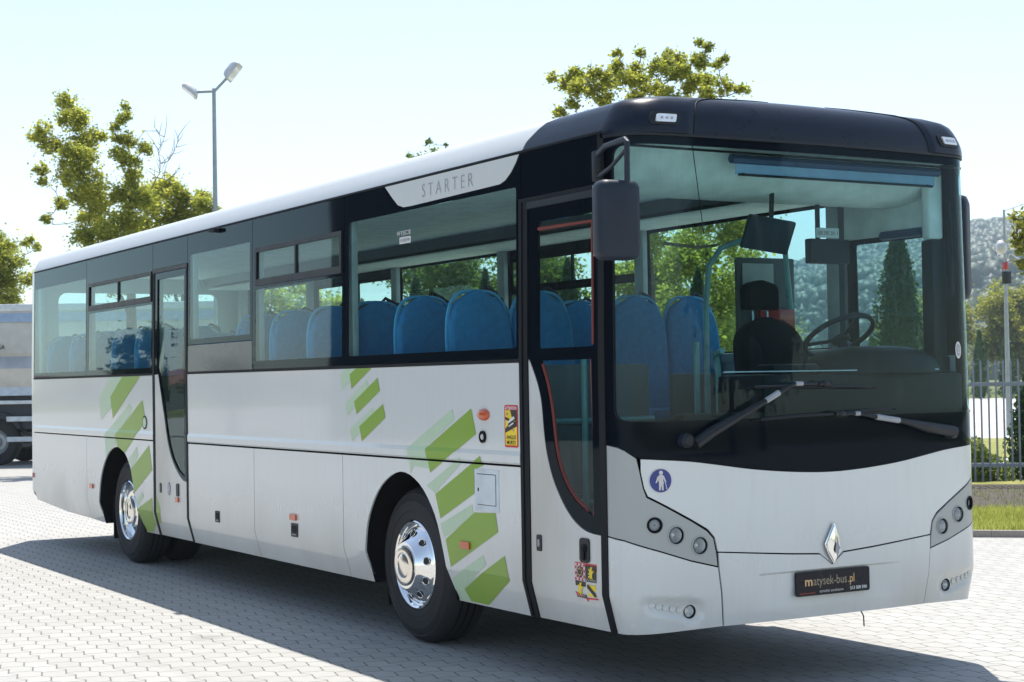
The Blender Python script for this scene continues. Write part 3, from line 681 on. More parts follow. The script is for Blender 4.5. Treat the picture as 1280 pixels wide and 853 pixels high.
for (a0, c0_) in ((xm+.003, zm+.003), (x0+.005, z0+.012)):
    d.poly([(a0, c0_), (a0+.1, c0_), (a0+.1, c0_+.088), (a0, c0_+.088)], 'sticker_black', 1)
    for k in range(9): d.poly([(a0+.006+k*.0105, c0_+.003+(k % 2)*.006), (a0+.010+k*.0105, c0_+.003+(k % 2)*.006), (a0+.010+k*.0105, c0_+.012+(k % 2)*.006), (a0+.006+k*.0105, c0_+.012+(k % 2)*.006)], 'sticker_pale', 2)
    lion = [(.038, .010), (.045, .010), (.049, .026), (.060, .012), (.068, .012), (.061, .032), (.066, .048), (.080, .058), (.072, .064), (.062, .058), (.060, .070), (.066, .080), (.052, .082), (.042, .074), (.044, .064), (.028, .070), (.026, .064), (.040, .052), (.024, .046), (.024, .040), (.042, .040), (.022, .026), (.028, .020), (.042, .028)]
    d.poly([(a0+p, c0_+q) for p, q in lion], 'sticker_yellow', 2)
ax, az = xm+.003, z0+.014
d.poly([(ax+.012, az+.012), (x1-.012, az+.012), (x1-.012, zm-.012), (ax+.012, zm-.012)], 'sticker_yellow', 1)
d.poly([(ax+.028, zm-.012), (ax+.012, zm-.012), (ax+.012, zm-.03), (x1-.028, az+.012), (x1-.012, az+.012), (x1-.012, az+.03)], 'sticker_black', 2)
d.build('crest_sticker', FD)
# posts of the door openings
def strip(name, x0, x1, z0, z1, off=.006, mat='rubber'): return skin(name, [(x0, z0), (x1, z0), (x1, z1), (x0, z1)], SR, mat, B, (), None, ZC, off, .03)
g = G()
for q in ((-1.246, -1.215, .352, 2.72), (-1.212, -1.185, .352, 2.72), (-1.182, -1.152, .352, 2.72)): skin('', [(q[0], q[2]), (q[1], q[2]), (q[1], q[3]), (q[0], q[3])], SR, 'rubber', None, (), None, ZC, .006 if q[0] != -1.212 else .001, .03, g=g)
g.build('door_post', B)
g = G()
for q in ((-.436, -.412, .352, 2.99, .004), (-.409, -.374, .352, 2.96, .006)): skin('', [(q[0], q[2]), (q[1], q[2]), (q[1], q[3]), (q[0], q[3])], SR, 'rubber', None, (), None, ZC, q[4], .03, g=g)
g.build('door_post', B)
g = G(); skin('', [(-1.246, 2.703), (-.36, 2.703), (-.36, 2.724), (-1.246, 2.724)], SR, 'rubber', None, (), None, None, .008, .03, g=g); skin('', [(-1.15, 2.66), (-.44, 2.66), (-.44, 2.70), (-1.15, 2.70)], SR, 'black_plastic', None, (), None, None, .010, .01, g=g)
g.build('door_header', B)
# ---- rear door
RD = empty('rear_door', (-7.27, -1.27, 1.5)); RD.parent = B; rd = LD((-7.27, -1.27, 1.5))
crv = spline([(-6.85, .868), (-6.937, .877), (-7.02, .908), (-7.08, .939), (-7.17, 1.0), (-7.26, 1.08), (-7.34, 1.2), (-7.401, 1.35), (-7.46, 1.5), (-7.52, 1.65), (-7.579, 1.80)], 3)
skin('door_panel', [(-7.672, .356), (-6.85, .356)]+crv+[(-7.672, 1.80)], rd, WP, RD, (), .3, ZC, 0, .02)
gl = spline([(-6.90, .91), (-7.02, .945), (-7.09, .98), (-7.17, 1.035), (-7.245, 1.11), (-7.32, 1.22), (-7.38, 1.36), (-7.43, 1.5), (-7.49, 1.65), (-7.56, 1.80)], 3)+[(-7.61, 1.86), (-7.61, 2.655), (-6.90, 2.655)]
skin('door_frame', [(-6.85, .874)]+[(x+.003, z+.006) for x, z in crv[1:]]+[(-7.672, 1.81), (-7.672, 2.71), (-6.85, 2.71)], rd, 'black_glass', RD, [gl], None, [1.8], 0, .025)
skin('door_glass', gl, rd, 'side_glass', RD, (), .4, None, -.01)
g = G(); skin('', rrect(-7.555, .745, -7.515, .83, .008), rd, 'black_plastic', None, (), None, None, .006, .01, g=g); g.build('handle', RD)
g = G(); skin('', rrect(-7.11, .735, -7.045, .845, .012), rd, 'black_plastic', None, (), None, None, .008, .01, g=g); g.build('lock', RD)
g = G(); skin('', rrect(-7.12, .683, -7.05, .725, .004), rd, 'amber_plastic', None, (), None, None, .015, .014, g=g); g.build('side_marker', RD)
Decal(rd, .002).poly(circ((-7.307, .79), .035, 20, .058), 'sticker_blue', 0).poly(circ((-7.307, .79), .024, 20, .046), 'sticker_pale', 1).poly([(-7.312, .755), (-7.302, .755), (-7.302, .825), (-7.312, .825)], 'sticker_blue', 2).build('round_sticker', RD)
for xa, xb in ((-7.727, -7.677), (-6.846, -6.808)):
    g = G(); skin('', [(xa, .352), (xb, .352), (xb, 2.75), (xa, 2.75)], SR, 'rubber', None, (), None, ZC, .005, .03, g=g); g.build('door_post', B)
g = G(); skin('', [(-7.727, 2.715), (-6.808, 2.715), (-6.808, 2.75), (-7.727, 2.75)], SR, 'black_plastic', None, (), None, None, .007, .03, g=g); g.build('door_header', B)
# ---- stripes
def stripes(name, polys):
    d = Decal(SR, .0015)
    for m, P, l in polys:
        # keep the film on the panels: split at the moulding gap
        d.poly(P, m, l)
    return d
GR, PG = 'green_film', 'pale_green_film'
def clip(P, zlo, zhi):
    def cut(P, z, keep):
        out = []
        for i in range(len(P)):
            a, b = P[i-1], P[i]; ia, ib = keep(a[1]), keep(b[1])
            if ia != ib: t = (z-a[1])/(b[1]-a[1]); out.append((a[0]+(b[0]-a[0])*t, z))
            if ib: out.append(b)
        return out
    P = cut(P, zlo, lambda z: z >= zlo); return cut(P, zhi, lambda z: z <= zhi) if P else P
ZB = [(.352, .56), (.56, 1.198), (1.288, 1.793)]; ZM = [(1.211, 1.222, 0, .007), (1.222, 1.262, .007, .007), (1.262, 1.288, .007, 0)]
def film(name, polys):
    d = Decal(SR, .0015)
    for m, P, l in polys:
        for lo, hi in ZB:
            q = clip(P, lo, hi)
            if len(q) > 2: d.f = SR; d.poly(q, m, l)
        for lo, hi, o0, o1 in ZM:
            q = clip(P, lo, hi)
            if len(q) > 2: d.f = (lambda u, v, off=0., lo=lo, hi=hi, o0=o0, o1=o1: SR(u, v, off+o0+(o1-o0)*(v-lo)/(hi-lo))); d.poly(q, m, l)
    d.build(name, B)
film('stripe_film', [
 (PG, [(-2.662, 1.276), (-2.057, 1.525), (-2.033, 1.461), (-2.405, 1.29), (-2.36, 1.15), (-2.577, 1.16), (-2.628, 1.111)], 0), (GR, [(-2.413, 1.276), (-1.818, 1.530), (-1.764, 1.378), (-2.357, 1.126)], 1),
 (PG, [(-2.406, 1.043), (-1.957, 1.238), (-1.949, 1.200), (-2.300, 1.0)], 0), (GR, [(-2.292, .995), (-1.709, 1.250), (-1.682, 1.193), (-1.796, 1.165), (-1.79, 1.025), (-2.228, .848)], 1),
 (PG, [(-2.23, .815), (-1.828, .956), (-1.805, .895), (-2.186, .733)], 0), (GR, [(-2.164, .724), (-1.796, .910), (-1.547, .921), (-1.519, .812), (-2.102, .560)], 1),
 (PG, [(-2.127, .483), (-1.699, .666), (-1.668, .608), (-1.98, .44), (-1.93, .357), (-2.095, .357)], 0), (GR, [(-1.992, .433), (-1.447, .681), (-1.400, .542), (-1.730, .363), (-1.941, .363)], 1)])
film('stripe_film', [
 (GR, [(-3.522, 1.754), (-3.42, 1.792), (-3.176, 1.792), (-3.498, 1.654)], 1), (GR, [(-3.456, 1.568), (-3.089, 1.726), (-3.055, 1.640), (-3.420, 1.481)], 1), (GR, [(-3.379, 1.399), (-3.011, 1.553), (-2.978, 1.462), (-3.344, 1.300)], 1),
 (PG, [(-3.676, 1.749), (-3.6, 1.792), (-3.355, 1.792), (-3.656, 1.647)], 0), (PG, [(-3.602, 1.551), (-3.259, 1.716), (-3.224, 1.657), (-3.571, 1.468)], 0), (PG, [(-3.535, 1.373), (-3.175, 1.529), (-3.149, 1.495), (-3.493, 1.295)], 0)])
film('stripe_film', [
 (PG, [(-9.382, 1.592), (-8.987, 1.791), (-8.627, 1.791), (-9.0, 1.60), (-8.99, 1.5), (-9.321, 1.368)], 0), (GR, [(-9.007, 1.602), (-8.627, 1.791), (-8.085, 1.791), (-8.935, 1.392)], 1),
 (PG, [(-9.209, 1.227), (-8.414, 1.540), (-8.335, 1.476), (-8.860, 1.20), (-8.85, 1.135), (-8.98, 1.11), (-9.18, 1.02)], 0), (GR, [(-8.861, 1.234), (-8.027, 1.573), (-7.944, 1.384), (-8.57, 1.07), (-8.775, 1.122), (-8.8, 1.122)], 1),
 (GR, [(-8.39, .920), (-7.851, 1.160), (-7.771, .938), (-8.29, .706)], 1), (PG, [(-8.45, 1.015), (-8.211, 1.138), (-8.165, 1.057), (-8.375, .93)], 0),
 (GR, [(-8.232, .557), (-7.780, .685), (-7.759, .444), (-7.908, .359), (-8.09, .359), (-8.18, .49)], 1), (PG, [(-8.25, .63), (-8.062, .727), (-8.016, .682), (-8.21, .585)], 0)])
d = Decal(rd, .0015); d.poly([(-7.672, .72), (-7.56, .60), (-7.56, .56), (-7.672, .56)], GR, 0).poly([(-7.672, .56), (-7.56, .56), (-7.60, .47), (-7.672, .46)], GR, 0).build('stripe_film', RD)
# ---- small fittings, kerb side
def small(name, poly, mat, off, th, **k):
    g = G(); skin('', poly, SR, mat, None, (), None, None, off, th, g=g)
    return g
g = small('', rrect(-6.16, .572, -6.065, .665, .01), 'black_plastic', .006, .006); skin('', rrect(-6.145, .60, -6.08, .65, .008), SR, 'rubber', None, (), None, None, .009, .003, g=g); skin('', [(-6.14, .585), (-6.085, .585), (-6.085, .592), (-6.14, .592)], SR, 'text_grey', None, (), None, None, .009, .003, g=g); g.build('locker_handle', B)
g = small('', rrect(-4.575, .568, -4.455, .668, .01), 'black_plastic', .006, .006); skin('', rrect(-4.555, .60, -4.475, .652, .008), SR, 'rubber', None, (), None, None, .009, .003, g=g); skin('', [(-4.55, .582), (-4.48, .582), (-4.48, .589), (-4.55, .589)], SR, 'text_grey', None, (), None, None, .009, .003, g=g); g.build('locker_handle', B)
for xc, zc in ((-4.53, .712), (-1.909, .707), (-9.66, .706)): small('', rrect(xc-.055, zc-.022, xc+.055, zc+.022, .004), 'amber_plastic', .014, .014).build('side_marker', B)
g = G(); pr = []
for k in range(7):
    a = R(90*k/6); pr.append([SR(-1.672+(.068*math.cos(t)+.008)*math.cos(a)-.0, 1.494+.036*math.sin(t)*math.cos(a), .028*math.sin(a)+.001) for t in np.linspace(0, 2*math.pi, 21)[:-1]])
g.loft(pr, 'amber_plastic'); g.build('side_indicator', B)
g = G(); g.lathe([(.036, .0), (.036, .012), (.026, .014), (.024, .004), (.002, .004)], 'rubber', (-1.677, -1.27, 1.363), 1, -1, 24); g.lathe([(.02, .004), (.016, .012), (.001, .012)], 'sticker_pale', (-1.677, -1.27, 1.363), 1, -1, 16); g.build('filler_cap', B)
g = small('', rrect(-1.785, .925, -1.50, 1.172, .006), 'lorry_white', .004, .004); skin('', rrect(-1.755, .96, -1.53, 1.145, .006), SR, 'rubber', None, (), None, None, .0048, .0, g=g); skin('', rrect(-1.751, .964, -1.534, 1.141, .006), SR, 'lorry_white', None, (), None, None, .007, .002, g=g); skin('', [(-1.742, 1.04), (-1.73, 1.04), (-1.73, 1.06), (-1.742, 1.06)], SR, 'rubber', None, (), None, None, .009, .002, g=g); g.build('service_flap', B)
d = Decal(SR, .002); x0, x1, z0, z1 = -1.424, -1.272, 1.309, 1.552; W_, H_ = x1-x0, z1-z0
q = lambda a, b: (x0+a*W_, z0+b*H_)
d.poly(rrect(x0, z0, x1, z1, .012), 'sticker_red', 0).poly([q(.07, .05), q(.93, .05), q(.93, .88), q(.07, .88)], 'sticker_yellow', 1)
d.poly([q(.07, .34), q(.07, .44), q(.52, .60), q(.93, .62), q(.93, .50)], 'sticker_black', 2).poly([q(.45, .88), q(.58, .70), q(.93, .60), q(.93, .88)], 'sticker_black', 2).poly([q(.07, .66), q(.40, .60), q(.36, .68), q(.07, .72)], 'sticker_black', 2)
d.poly([q(.26, .60), q(.70, .74), q(.80, .69), q(.32, .52)], 'sticker_white', 3).poly([q(.30, .56), q(.76, .67), q(.78, .63), q(.34, .50)], 'sticker_black', 4).poly([q(.34, .52), q(.72, .60), q(.70, .56), q(.36, .48)], 'sticker_white', 4)
d.poly(circ(q(.22, .79), .008, 8), 'gold_dark', 2).poly(circ(q(.66, .42), .012, 8), 'gold', 2)
d.text('ATTENTION', (x0+x1)/2, z1-.026, .018, 'sticker_white', 2, width=.128, center=True, bold=.02).text('ANGLES', (x0+x1)/2, z0+.048, .022, 'sticker_black', 2, width=.108, center=True, bold=.02).text('MORTS', (x0+x1)/2, z0+.018, .022, 'sticker_black', 2, width=.10, center=True, bold=.02)
d.build('warning_sticker', B)
d = Decal(SR, .002); d.poly(circ((-7.962, 1.365), .062, 24), 'rubber', 4).poly(circ((-7.962, 1.365), .048, 24), PG, 5).build('round_mark', B)
g = G(); skin('', rrect(-6.15, 2.955, -6.03, 2.985, .006), SR, 'rubber', None, (), None, None, .05, .045, g=g); skin('', [(-6.30, 2.975), (-6.15, 2.970), (-6.15, 2.976), (-6.30, 2.981)], SR, 'rubber', None, (), None, None, .008, .006, g=g); g.build('side_camera', B)
g = G(); skin('', rrect(-11.95, .70, -11.90, .75, .006), lambda u, v, o=0.: RM(-(PRE+.04+(u+11.93)), v, o), 'red_plastic', None, (), None, None, .012, .012, g=g); g.build('rear_marker', B)
g = G(); g.tube([(-.28, .36, .39), (-.24, .365, .33), (-.26, .385, .27)], .004, 'rubber', 5); g.build('hanging_cable', B)
g = G(); g.box((-.40, .92, .36), (-.30, 1.0, .385), 'underbody', .004); g.build('tow_bracket', B)

# ---- wheels
def wheel(xc, zc, sy, front):
    o = empty('wheel', (xc, sy*.86, zc)); o.parent = B; g = G()
    Rr = .505
    g.lathe([(.285, .03), (.30, .02), (.40, .005), (.47, .02), (Rr-.012, .04), (Rr, .07), (Rr, .23), (Rr-.012, .265), (.47, .29), (.462, .297), (.455, .292), (.42, .306), (.414, .3115), (.40, .312), (.352, .316), (.348, .311), (.33, .315), (.295, .305), (.286, .29)], 'tyre', (0, 0, 0), 1, sy, 64)
    for zr in (.11, .16, .21): g.lathe([(Rr+.0015, zr-.006), (Rr+.0015, zr+.006)], 'rubber', (0, 0, 0), 1, sy, 64)
    g.build('tyre', o, 30)
    if not front: g = G(); g.lathe([(.285, -.30), (.40, -.32), (.47, -.305), (Rr, -.26), (Rr, -.10), (.47, -.05), (.40, -.035), (.285, -.05)], 'tyre', (0, 0, 0), 1, sy, 48); g.build('inner_tyre', o, 30)
    g = G(); M_ = 'chrome'
    if front:
        pr = [(.288, .292), (.287, .306), (.278, .312), (.268, .305), (.262, .285), (.252, .278), (.243, .292), (.225, .305), (.172, .352), (.158, .372), (.150, .378), (.10, .380), (.098, .374), (.09, .380), (.04, .383), (.001, .383)]
        hr, hh = .208, .327
    else:
        pr = [(.288, .292), (.287, .306), (.278, .312), (.266, .300), (.258, .25), (.245, .235), (.20, .215), (.155, .20), (.145, .21), (.14, .27), (.125, .285), (.09, .292), (.001, .294)]
        hr, hh = .205, .2185
    g.lathe(pr, M_, (0, 0, 0), 1, sy, 64); rim = g.build('rim', o, 30)
    for k in range(10):
        a = 2*math.pi*k/10+.2; c = Vector((hr*math.cos(a), sy*hh, hr*math.sin(a)))
        tilt = Vector((math.cos(a)*(.62 if front else .25), sy*1., math.sin(a)*(.62 if front else .25))).normalized(); u = tilt.orthogonal().normalized(); v = tilt.cross(u)
        rg = lambda r, dd: [c+tilt*dd+u*r*math.cos(2*math.pi*q/14)+v*r*math.sin(2*math.pi*q/14) for q in range(14)]
        hg = G(); hg.loft([rg(.027, .0005), rg(.0255, .004), rg(.022, .002)], 'chrome', False); hg.loft([rg(.0225, .0022), rg(.001, .0018)], 'hole_dark', False)
        if k < 10: hg.build('hand_hole', rim)
    if not front:
        ng = G()
        for k in range(10):
            a = 2*math.pi*k/10; ng.tube([(.165*math.cos(a), sy*.20, .165*math.sin(a)), (.165*math.cos(a), sy*.235, .165*math.sin(a))], [.015, .011], 'chrome', 6)
        ng.build('wheel_nuts', o)
    hc = G(); hh2 = pr[-1][1]; hc.lathe([(.132, hh2-.003), (.130, hh2+.008), (.12, hh2+.012), (.085, hh2+.012), (.08, hh2+.008), (.072, hh2+.012), (.001, hh2+.012)], 'hub_chrome', (0, 0, 0), 1, sy, 32); hc.build('hub_cap', o)
for xc, zc, fr in ((-2.79, .506, True), (-8.80 if False else -9.03+.0, .506, False)):
    for sy in (-1, 1): wheel(xc if fr else -8.80, zc, sy, fr)

# ---- far side glazing
def farwin(x0, x1, clear, hop=None): window(x0, x1, clear, fm=SL, gm='far_glass', bot=1.803, hop=hop)
farwin(-11.87, -9.832, (-11.6, 1.875, -9.90, 2.80)); farwin(-9.824, -7.75, (-9.76, 1.875, -7.80, 2.44), (-9.72, 2.51, -7.83, 2.72, -8.7)); farwin(-7.742, -5.66, (-7.69, 1.875, -5.71, 2.80))
farwin(-5.652, -3.56, (-5.60, 1.875, -3.61, 2.44), (-5.57, 2.51, -3.64, 2.72, -4.6)); farwin(-3.552, -1.30, (-3.50, 1.875, -1.42, 2.80))
window(-1.292, -.376, (-1.21, 1.83, -.53, 2.53), fm=SL, gm='far_glass', bot=1.803, hop=None)

# ---- interior
g = G(); g.box((-11.8, -.72, .99), (-1.30, .72, 1.02), 'floor_vinyl')
for xa, xb in ((-11.8, -9.46), (-8.07, -3.34), (-2.06, -1.30)):
    for ya, yb in ((-1.2, -.72), (.72, 1.2)): g.box((xa, ya, .99), (xb, yb, 1.02), 'floor_vinyl'); g.box((-1.30, -.2, .99), (-.40, 1.2, 1.02), 'floor_vinyl'); g.box((-1.28, -1.2, .42), (-.40, -.2, .46), 'floor_vinyl'); g.box((-1.30, -1.2, .42), (-1.05, -.2, .74), 'floor_vinyl', .01)
g.build('floor', B)
g = G(); g.box((-11.85, -1.20, 2.945), (-1.30, 1.20, 2.965), 'ceiling_white'); g.box((-1.30, -1.19, 2.945), (-.36, 1.19, 2.965), 'ceiling_white')
g.loft([[(x, -1.225, 2.84), (x, -1.225, 2.945), (x, -.78, 2.944), (x, -.84, 2.90)] for x in (-11.8, -1.3)], 'ceiling_white')
g.loft([[(x, 1.225, 2.835), (x, 1.225, 2.945), (x, .70, 2.944), (x, .74, 2.86)] for x in (-11.8, -1.3)], 'duct_dark')  # far side coloured dark to stand for the ceiling in shade
g.build('ceiling', B)
g = G(); g.box((-11.75, .74, 2.822), (-1.3, 1.22, 2.834), 'ceiling_white', .003); g.build('ceiling_edge_strip', B)  # pale strip added as the bright edge line of the far ceiling; no racks here
g = G()
for sy in (-1, 1):
    y0, y1 = (-1.225, -1.205) if sy < 0 else (1.205, 1.225)
    g.box((-11.8, y0, 1.18), (-7.75 if sy < 0 else -1.3, y1, 1.80), 'interior_grey')
    if sy < 0: g.box((-6.8, y0, 1.18), (-1.3, y1, 1.80), 'interior_grey')
    xs = (-11.75, -9.83, -7.72, -6.80, -5.32, -3.61, -1.25) if sy < 0 else (-11.75, -9.83, -7.745, -5.655, -3.555, -1.36)
    for x in xs: g.box((x-.06, sy*1.205-.022, 1.80), (x+.06, sy*1.205+.022, 2.92), 'interior_grey', .008)
    g.box((-11.8, sy*1.21-.03, 1.80), (-7.75, sy*1.21+.025, 1.862), 'interior_grey', .006)
    g.box((-6.8 if sy < 0 else -7.75, sy*1.21-.03, 1.80), (-1.26, sy*1.21+.025, 1.862), 'interior_grey', .006)
g.build('interior_lining', B)
# driver's corner
g = G(); g.box((-.50, 1.12, 1.40), (-.40, 1.235, 2.50), 'black_plastic', .02); g.box((-.52, 1.10, 1.40), (-.385, 1.235, 1.8), 'black_plastic', .02); g.build('corner_pillar', B)
def lump(cx, cy, hx, hy, z0, z1, mat, name, n=10):
    g = G(); secs = []
    for k in range(n+1):
        t = k/n; a = t*math.pi/2; s = math.cos(a)**.6 if t < 1 else .02
        secs.append([(cx+hx*s*math.cos(q)*(abs(math.cos(q))**-.25 if abs(math.cos(q)) > .05 else 1), cy+hy*s*math.sin(q), z0+(z1-z0)*math.sin(a)) for q in np.linspace(0, 2*math.pi, 33)[:-1]])
    g.loft(secs, mat); return g.build(name, B, 50)
g = G(); g.box((-.62, -.36, 1.0), (-.19, 1.14, 1.705), 'dash', .04); g.box((-.30, -.9, 1.42), (-.20, -.3, 1.5), 'dash', .02); g.box((-.24, -1.0, 1.0), (-.20, -.36, 1.44), 'dash', .01); g.build('dashboard', B)
lump(-.40, .62, .25, .46, 1.70, 1.86, 'dash', 'instrument_binnacle'); 
g = G(); g.box((-.46, -.22, 1.70), (-.27, .12, 1.76), 'dash', .03); g.box((-.215, -.62, 1.716), (-.20, .95, 1.722), 'lorry_white'); g.build('dash_tray', B)
g = G(); st = empty('steering_wheel', (-.68, .62, 1.93)); st.parent = B; st.rotation_euler = (0, R(-32), 0)
ring = [(.215*math.cos(a)*1.0, .215*math.sin(a), 0) for a in np.linspace(0, 2*math.pi, 33)]
g.tube(ring, .016, 'black_plastic', 8, False); g.ball((0, 0, -.03), (.06, .06, .03), 'black_plastic')
for a in (0, 2.1, 4.2): g.tube([(0, 0, -.03), (.21*math.cos(a), .21*math.sin(a), 0)], .012, 'black_plastic', 6)
g.tube([(0, 0, -.03), (.0, 0, -.35)], .035, 'black_plastic', 8); g.build('rim_and_spokes', st)
def cushion(g, c, sx, sy, sz, m, tiltback=0., top=1.):
    """rounded upholstered slab; sz tall"""
    secs = []
    for k in range(13):
        t = k/12; a = math.sin(math.pi*min(1, max(0, t*.5+.5))) if t > .55 else 1
        wd = 1. if t < .6 else max(.10, (1-((t-.6)/.4)**2.6)**.5) if t < 1 else .12
        th = 1. if .08 < t < .85 else .65
        P = []
        for u, v in rrect(-sx/2*th, -sy/2*wd, sx/2*th, sy/2*wd, min(.03, sy/2*wd*.8, sx/2*th*.8), 3): P.append((c[0]+u-tiltback*t*sz, c[1]+v, c[2]+t*sz))
        secs.append(P)
    g.loft(secs, m)
ds = empty('driver_seat', (-1.25, .68, 1.0)); ds.parent = B
g = G(); cushion(g, (-.12, 0, .50), .13, .50, .57, 'black_fabric', .12); cushion(g, (-.08, -.19, .54), .12, .12, .42, 'black_fabric', .12); cushion(g, (-.08, .19, .54), .12, .12, .42, 'black_fabric', .12); g.build('backrest', ds, 50)
g = G(); cushion(g, (-.24, 0, 1.12), .10, .27, .19, 'black_fabric', .03); g.build('headrest', ds, 50)
for yy in (-.06, .06): g = G(); g.tube([(-.23, yy, 1.0), (-.245, yy, 1.16)], .008, 'steel', 6); g.build('headrest_post', ds)
g = G(); g.tube([(-.1, .24, .5), (-.2, .24, 1.0), (-.22, .16, 1.05)], .012, 'seal_red', 5); g.build('seat_belt', ds)
g = G(); g.box((-.15, -.26, .38), (.36, .26, .52), 'black_fabric', .05); g.box((-.1, -.2, .02), (.28, .2, .38), 'black_plastic', .03); g.build('seat_base', ds, 50)
g = G(); g.box((-1.78, .16, 1.02), (-1.74, 1.2, 1.72), 'duct_dark', .01); g.box((-1.775, .70, 1.74), (-1.745, 1.19, 2.48), 'duct_dark', .03); g.box((-1.74, .74, 2.22), (-1.735, 1.0, 2.44), 'interior_grey', .001); g.box((-1.74, .86, 2.02), (-1.70, 1.15, 2.14), 'red_plastic', .01); g.build('driver_partition', B)
g = G(); g.box((-.86, .52, 2.37), (-.80, .83, 2.52), 'black_plastic', .01); g.tube([(-.83, .60, 2.5), (-.83, .60, 2.75)], .015, 'black_plastic', 6); g.build('ticket_display', B)
Decal(lambda u, v, off=0.: (-.798+off, u, v), .001).poly([(.56, 2.525), (.74, 2.525), (.74, 2.585), (.56, 2.585)], 'sticker_pale', 0).text('500 390 201 1', .57, 2.543, .025, 'sticker_black', 1, width=.16).build('notice', B)
g = G(); rr_ = Matrix.Rotation(R(-6), 3, 'X') @ Matrix.Rotation(R(20), 3, 'Y'); g.box((-.62, -.14, 2.41), (-.59, .20, 2.61), 'mirror_plastic', .05, rr_); g.tube([(-.60, .06, 2.76), (-.60, .05, 2.58)], .014, 'black_plastic', 6); g.build('interior_mirror', B)
g = G(); g.tube([(-.30, -.47, 2.885), (-.30, 1.08, 2.885)], .026, 'blind', 8); g.box((-.305, -.44, 2.80), (-.30, 1.05, 2.87), 'blind_film'); g.tube([(-.30, -.42, 2.80), (-.30, 1.03, 2.80)], .008, 'black_plastic', 6)
for a, b_ in ((-.42, -.1), (1.03, .7)): g.tube([(-.30, a, 2.80), (-.33, b_, 2.87)], .005, 'black_plastic', 5)
g.build('sun_blind', B)
g = G(); g.tube([(-.9, 1.19, 2.56), (-.55, 1.19, 2.56)], .03, 'blind', 8); g.build('side_blind', B)
g = G()
pr = [(-.40, 2.93), (-.43, 2.86), (-.50, 2.79), (-.60, 2.745), (-.75, 2.725), (-.9, 2.73), (-1.0, 2.76), (-1.1, 2.93)]
g.loft([[(x, y, z) for x, z in pr] for y in (-1.19, 1.19)], 'ceiling_white'); g.box((-1.25, 1.185, 2.56), (-.43, 1.215, 2.93), 'ceiling_white', .01); g.box((-.47, 1.10, 2.50), (-.40, 1.215, 2.90), 'ceiling_white', .02); g.box((-1.40, 1.185, 1.80), (-1.25, 1.215, 2.93), 'duct_dark', .01)
g.build('cab_ceiling_fascia', B, 60)
g = G(); g.tube([(-.17, -.83, 2.93), (-.18, -.79, 2.70), (-.20, -.74, 2.45)], .0025, 'rubber', 5); g.build('antenna_wire', B)
# grab rails by the door
for P in ([(-1.14, -.02, 1.02), (-1.14, -.02, 2.1), (-1.13, .0, 2.36), (-1.10, .07, 2.47), (-1.06, .20, 2.52), (-1.0, .48, 2.52), (-1.0, .52, 2.1)], [(-1.30, -1.12, .75), (-1.30, -1.12, 2.0)], [(-.62, -.32, .46), (-.62, -.34, 1.75), (-.60, -.37, 1.82), (-.50, -.4, 1.84)], [(-1.31, -1.12, 1.45), (-1.31, -.30, 1.45)], [(-.95, -.24, .46), (-.95, -.24, 1.9)], [(-.80, -1.0, .46), (-.80, -1.0, 1.84)], [(-.96, -1.02, .75), (-.96, -1.02, 1.84)], [(-1.1, -1.0, 1.0), (-.6, -1.0, 1.0)]):
    g = G(); g.tube([Vector(p) for p in P], .018, 'rail_teal', 8); g.build('grab_rail', B)
g = G(); g.box((-1.34, -1.15, 1.02), (-1.32, -.32, 1.78), 'duct_dark', .01); g.build('modesty_panel', B)
# seats
def seat():
    o = empty('passenger_seat', (0, 0, 1.02)); o.parent = B
    g = G(); cushion(g, (-.20, 0, .42), .10, .45, .83, 'seat_blue', .10); bk = g.build('backrest', o, 50)
    g = G(); g.box((-.22, -.215, .36), (.22, .215, .47), 'seat_blue', .04); g.tube([(0, 0, 0), (0, 0, .36)], .03, 'black_plastic', 6); g.build('seat_cushion', o, 50)
    # pale piping round the edge of the backrest
    g = G(); P = []
    for k in range(25):
        a = math.pi*k/24; c, s = math.cos(a), math.sin(a); P.append((-.20-.10*(.62+.21*s)-.005, .226*(abs(c)**.55)*(1 if c > 0 else -1), .42+.5+.325*s**.8 if s > 0 else .92))
    P = [(-.235, .226, .50)]+P+[(-.235, -.226, .50)]
    g.tube(P, .012, 'seat_edge', 5); g.build('piping', o)
    g = G(); g.tube([(-.29, .06, 1.20), (-.31, .06, 1.25), (-.33, .09, 1.275), (-.33, .17, 1.24), (-.29, .20, 1.12)], .012, 'black_plastic', 6); g.build('grab_handle', o)
    return o
proto = seat(); first = True; kids = list(proto.children)
spots = []
for k in range(6): spots += [(-2.02-.72*k, -.95), (-2.02-.72*k, -.49)]
for k in range(4): spots += [(-8.25-.74*k, -.95), (-8.25-.74*k, -.49)]
for k in range(12): spots += [(-2.35-.72*k, .50), (-2.35-.72*k, .96)]
spots += [(-11.35, y) for y in (-.95, -.47, 0, .47, .95)]
for x, y in spots:
    if first: o = proto; first = False
    else:
        o = proto.copy(); COL.objects.link(o); o.parent = B
        for c in kids: c2 = c.copy(); COL.objects.link(c2); c2.parent = o
    o.location = (x, y, 1.02)

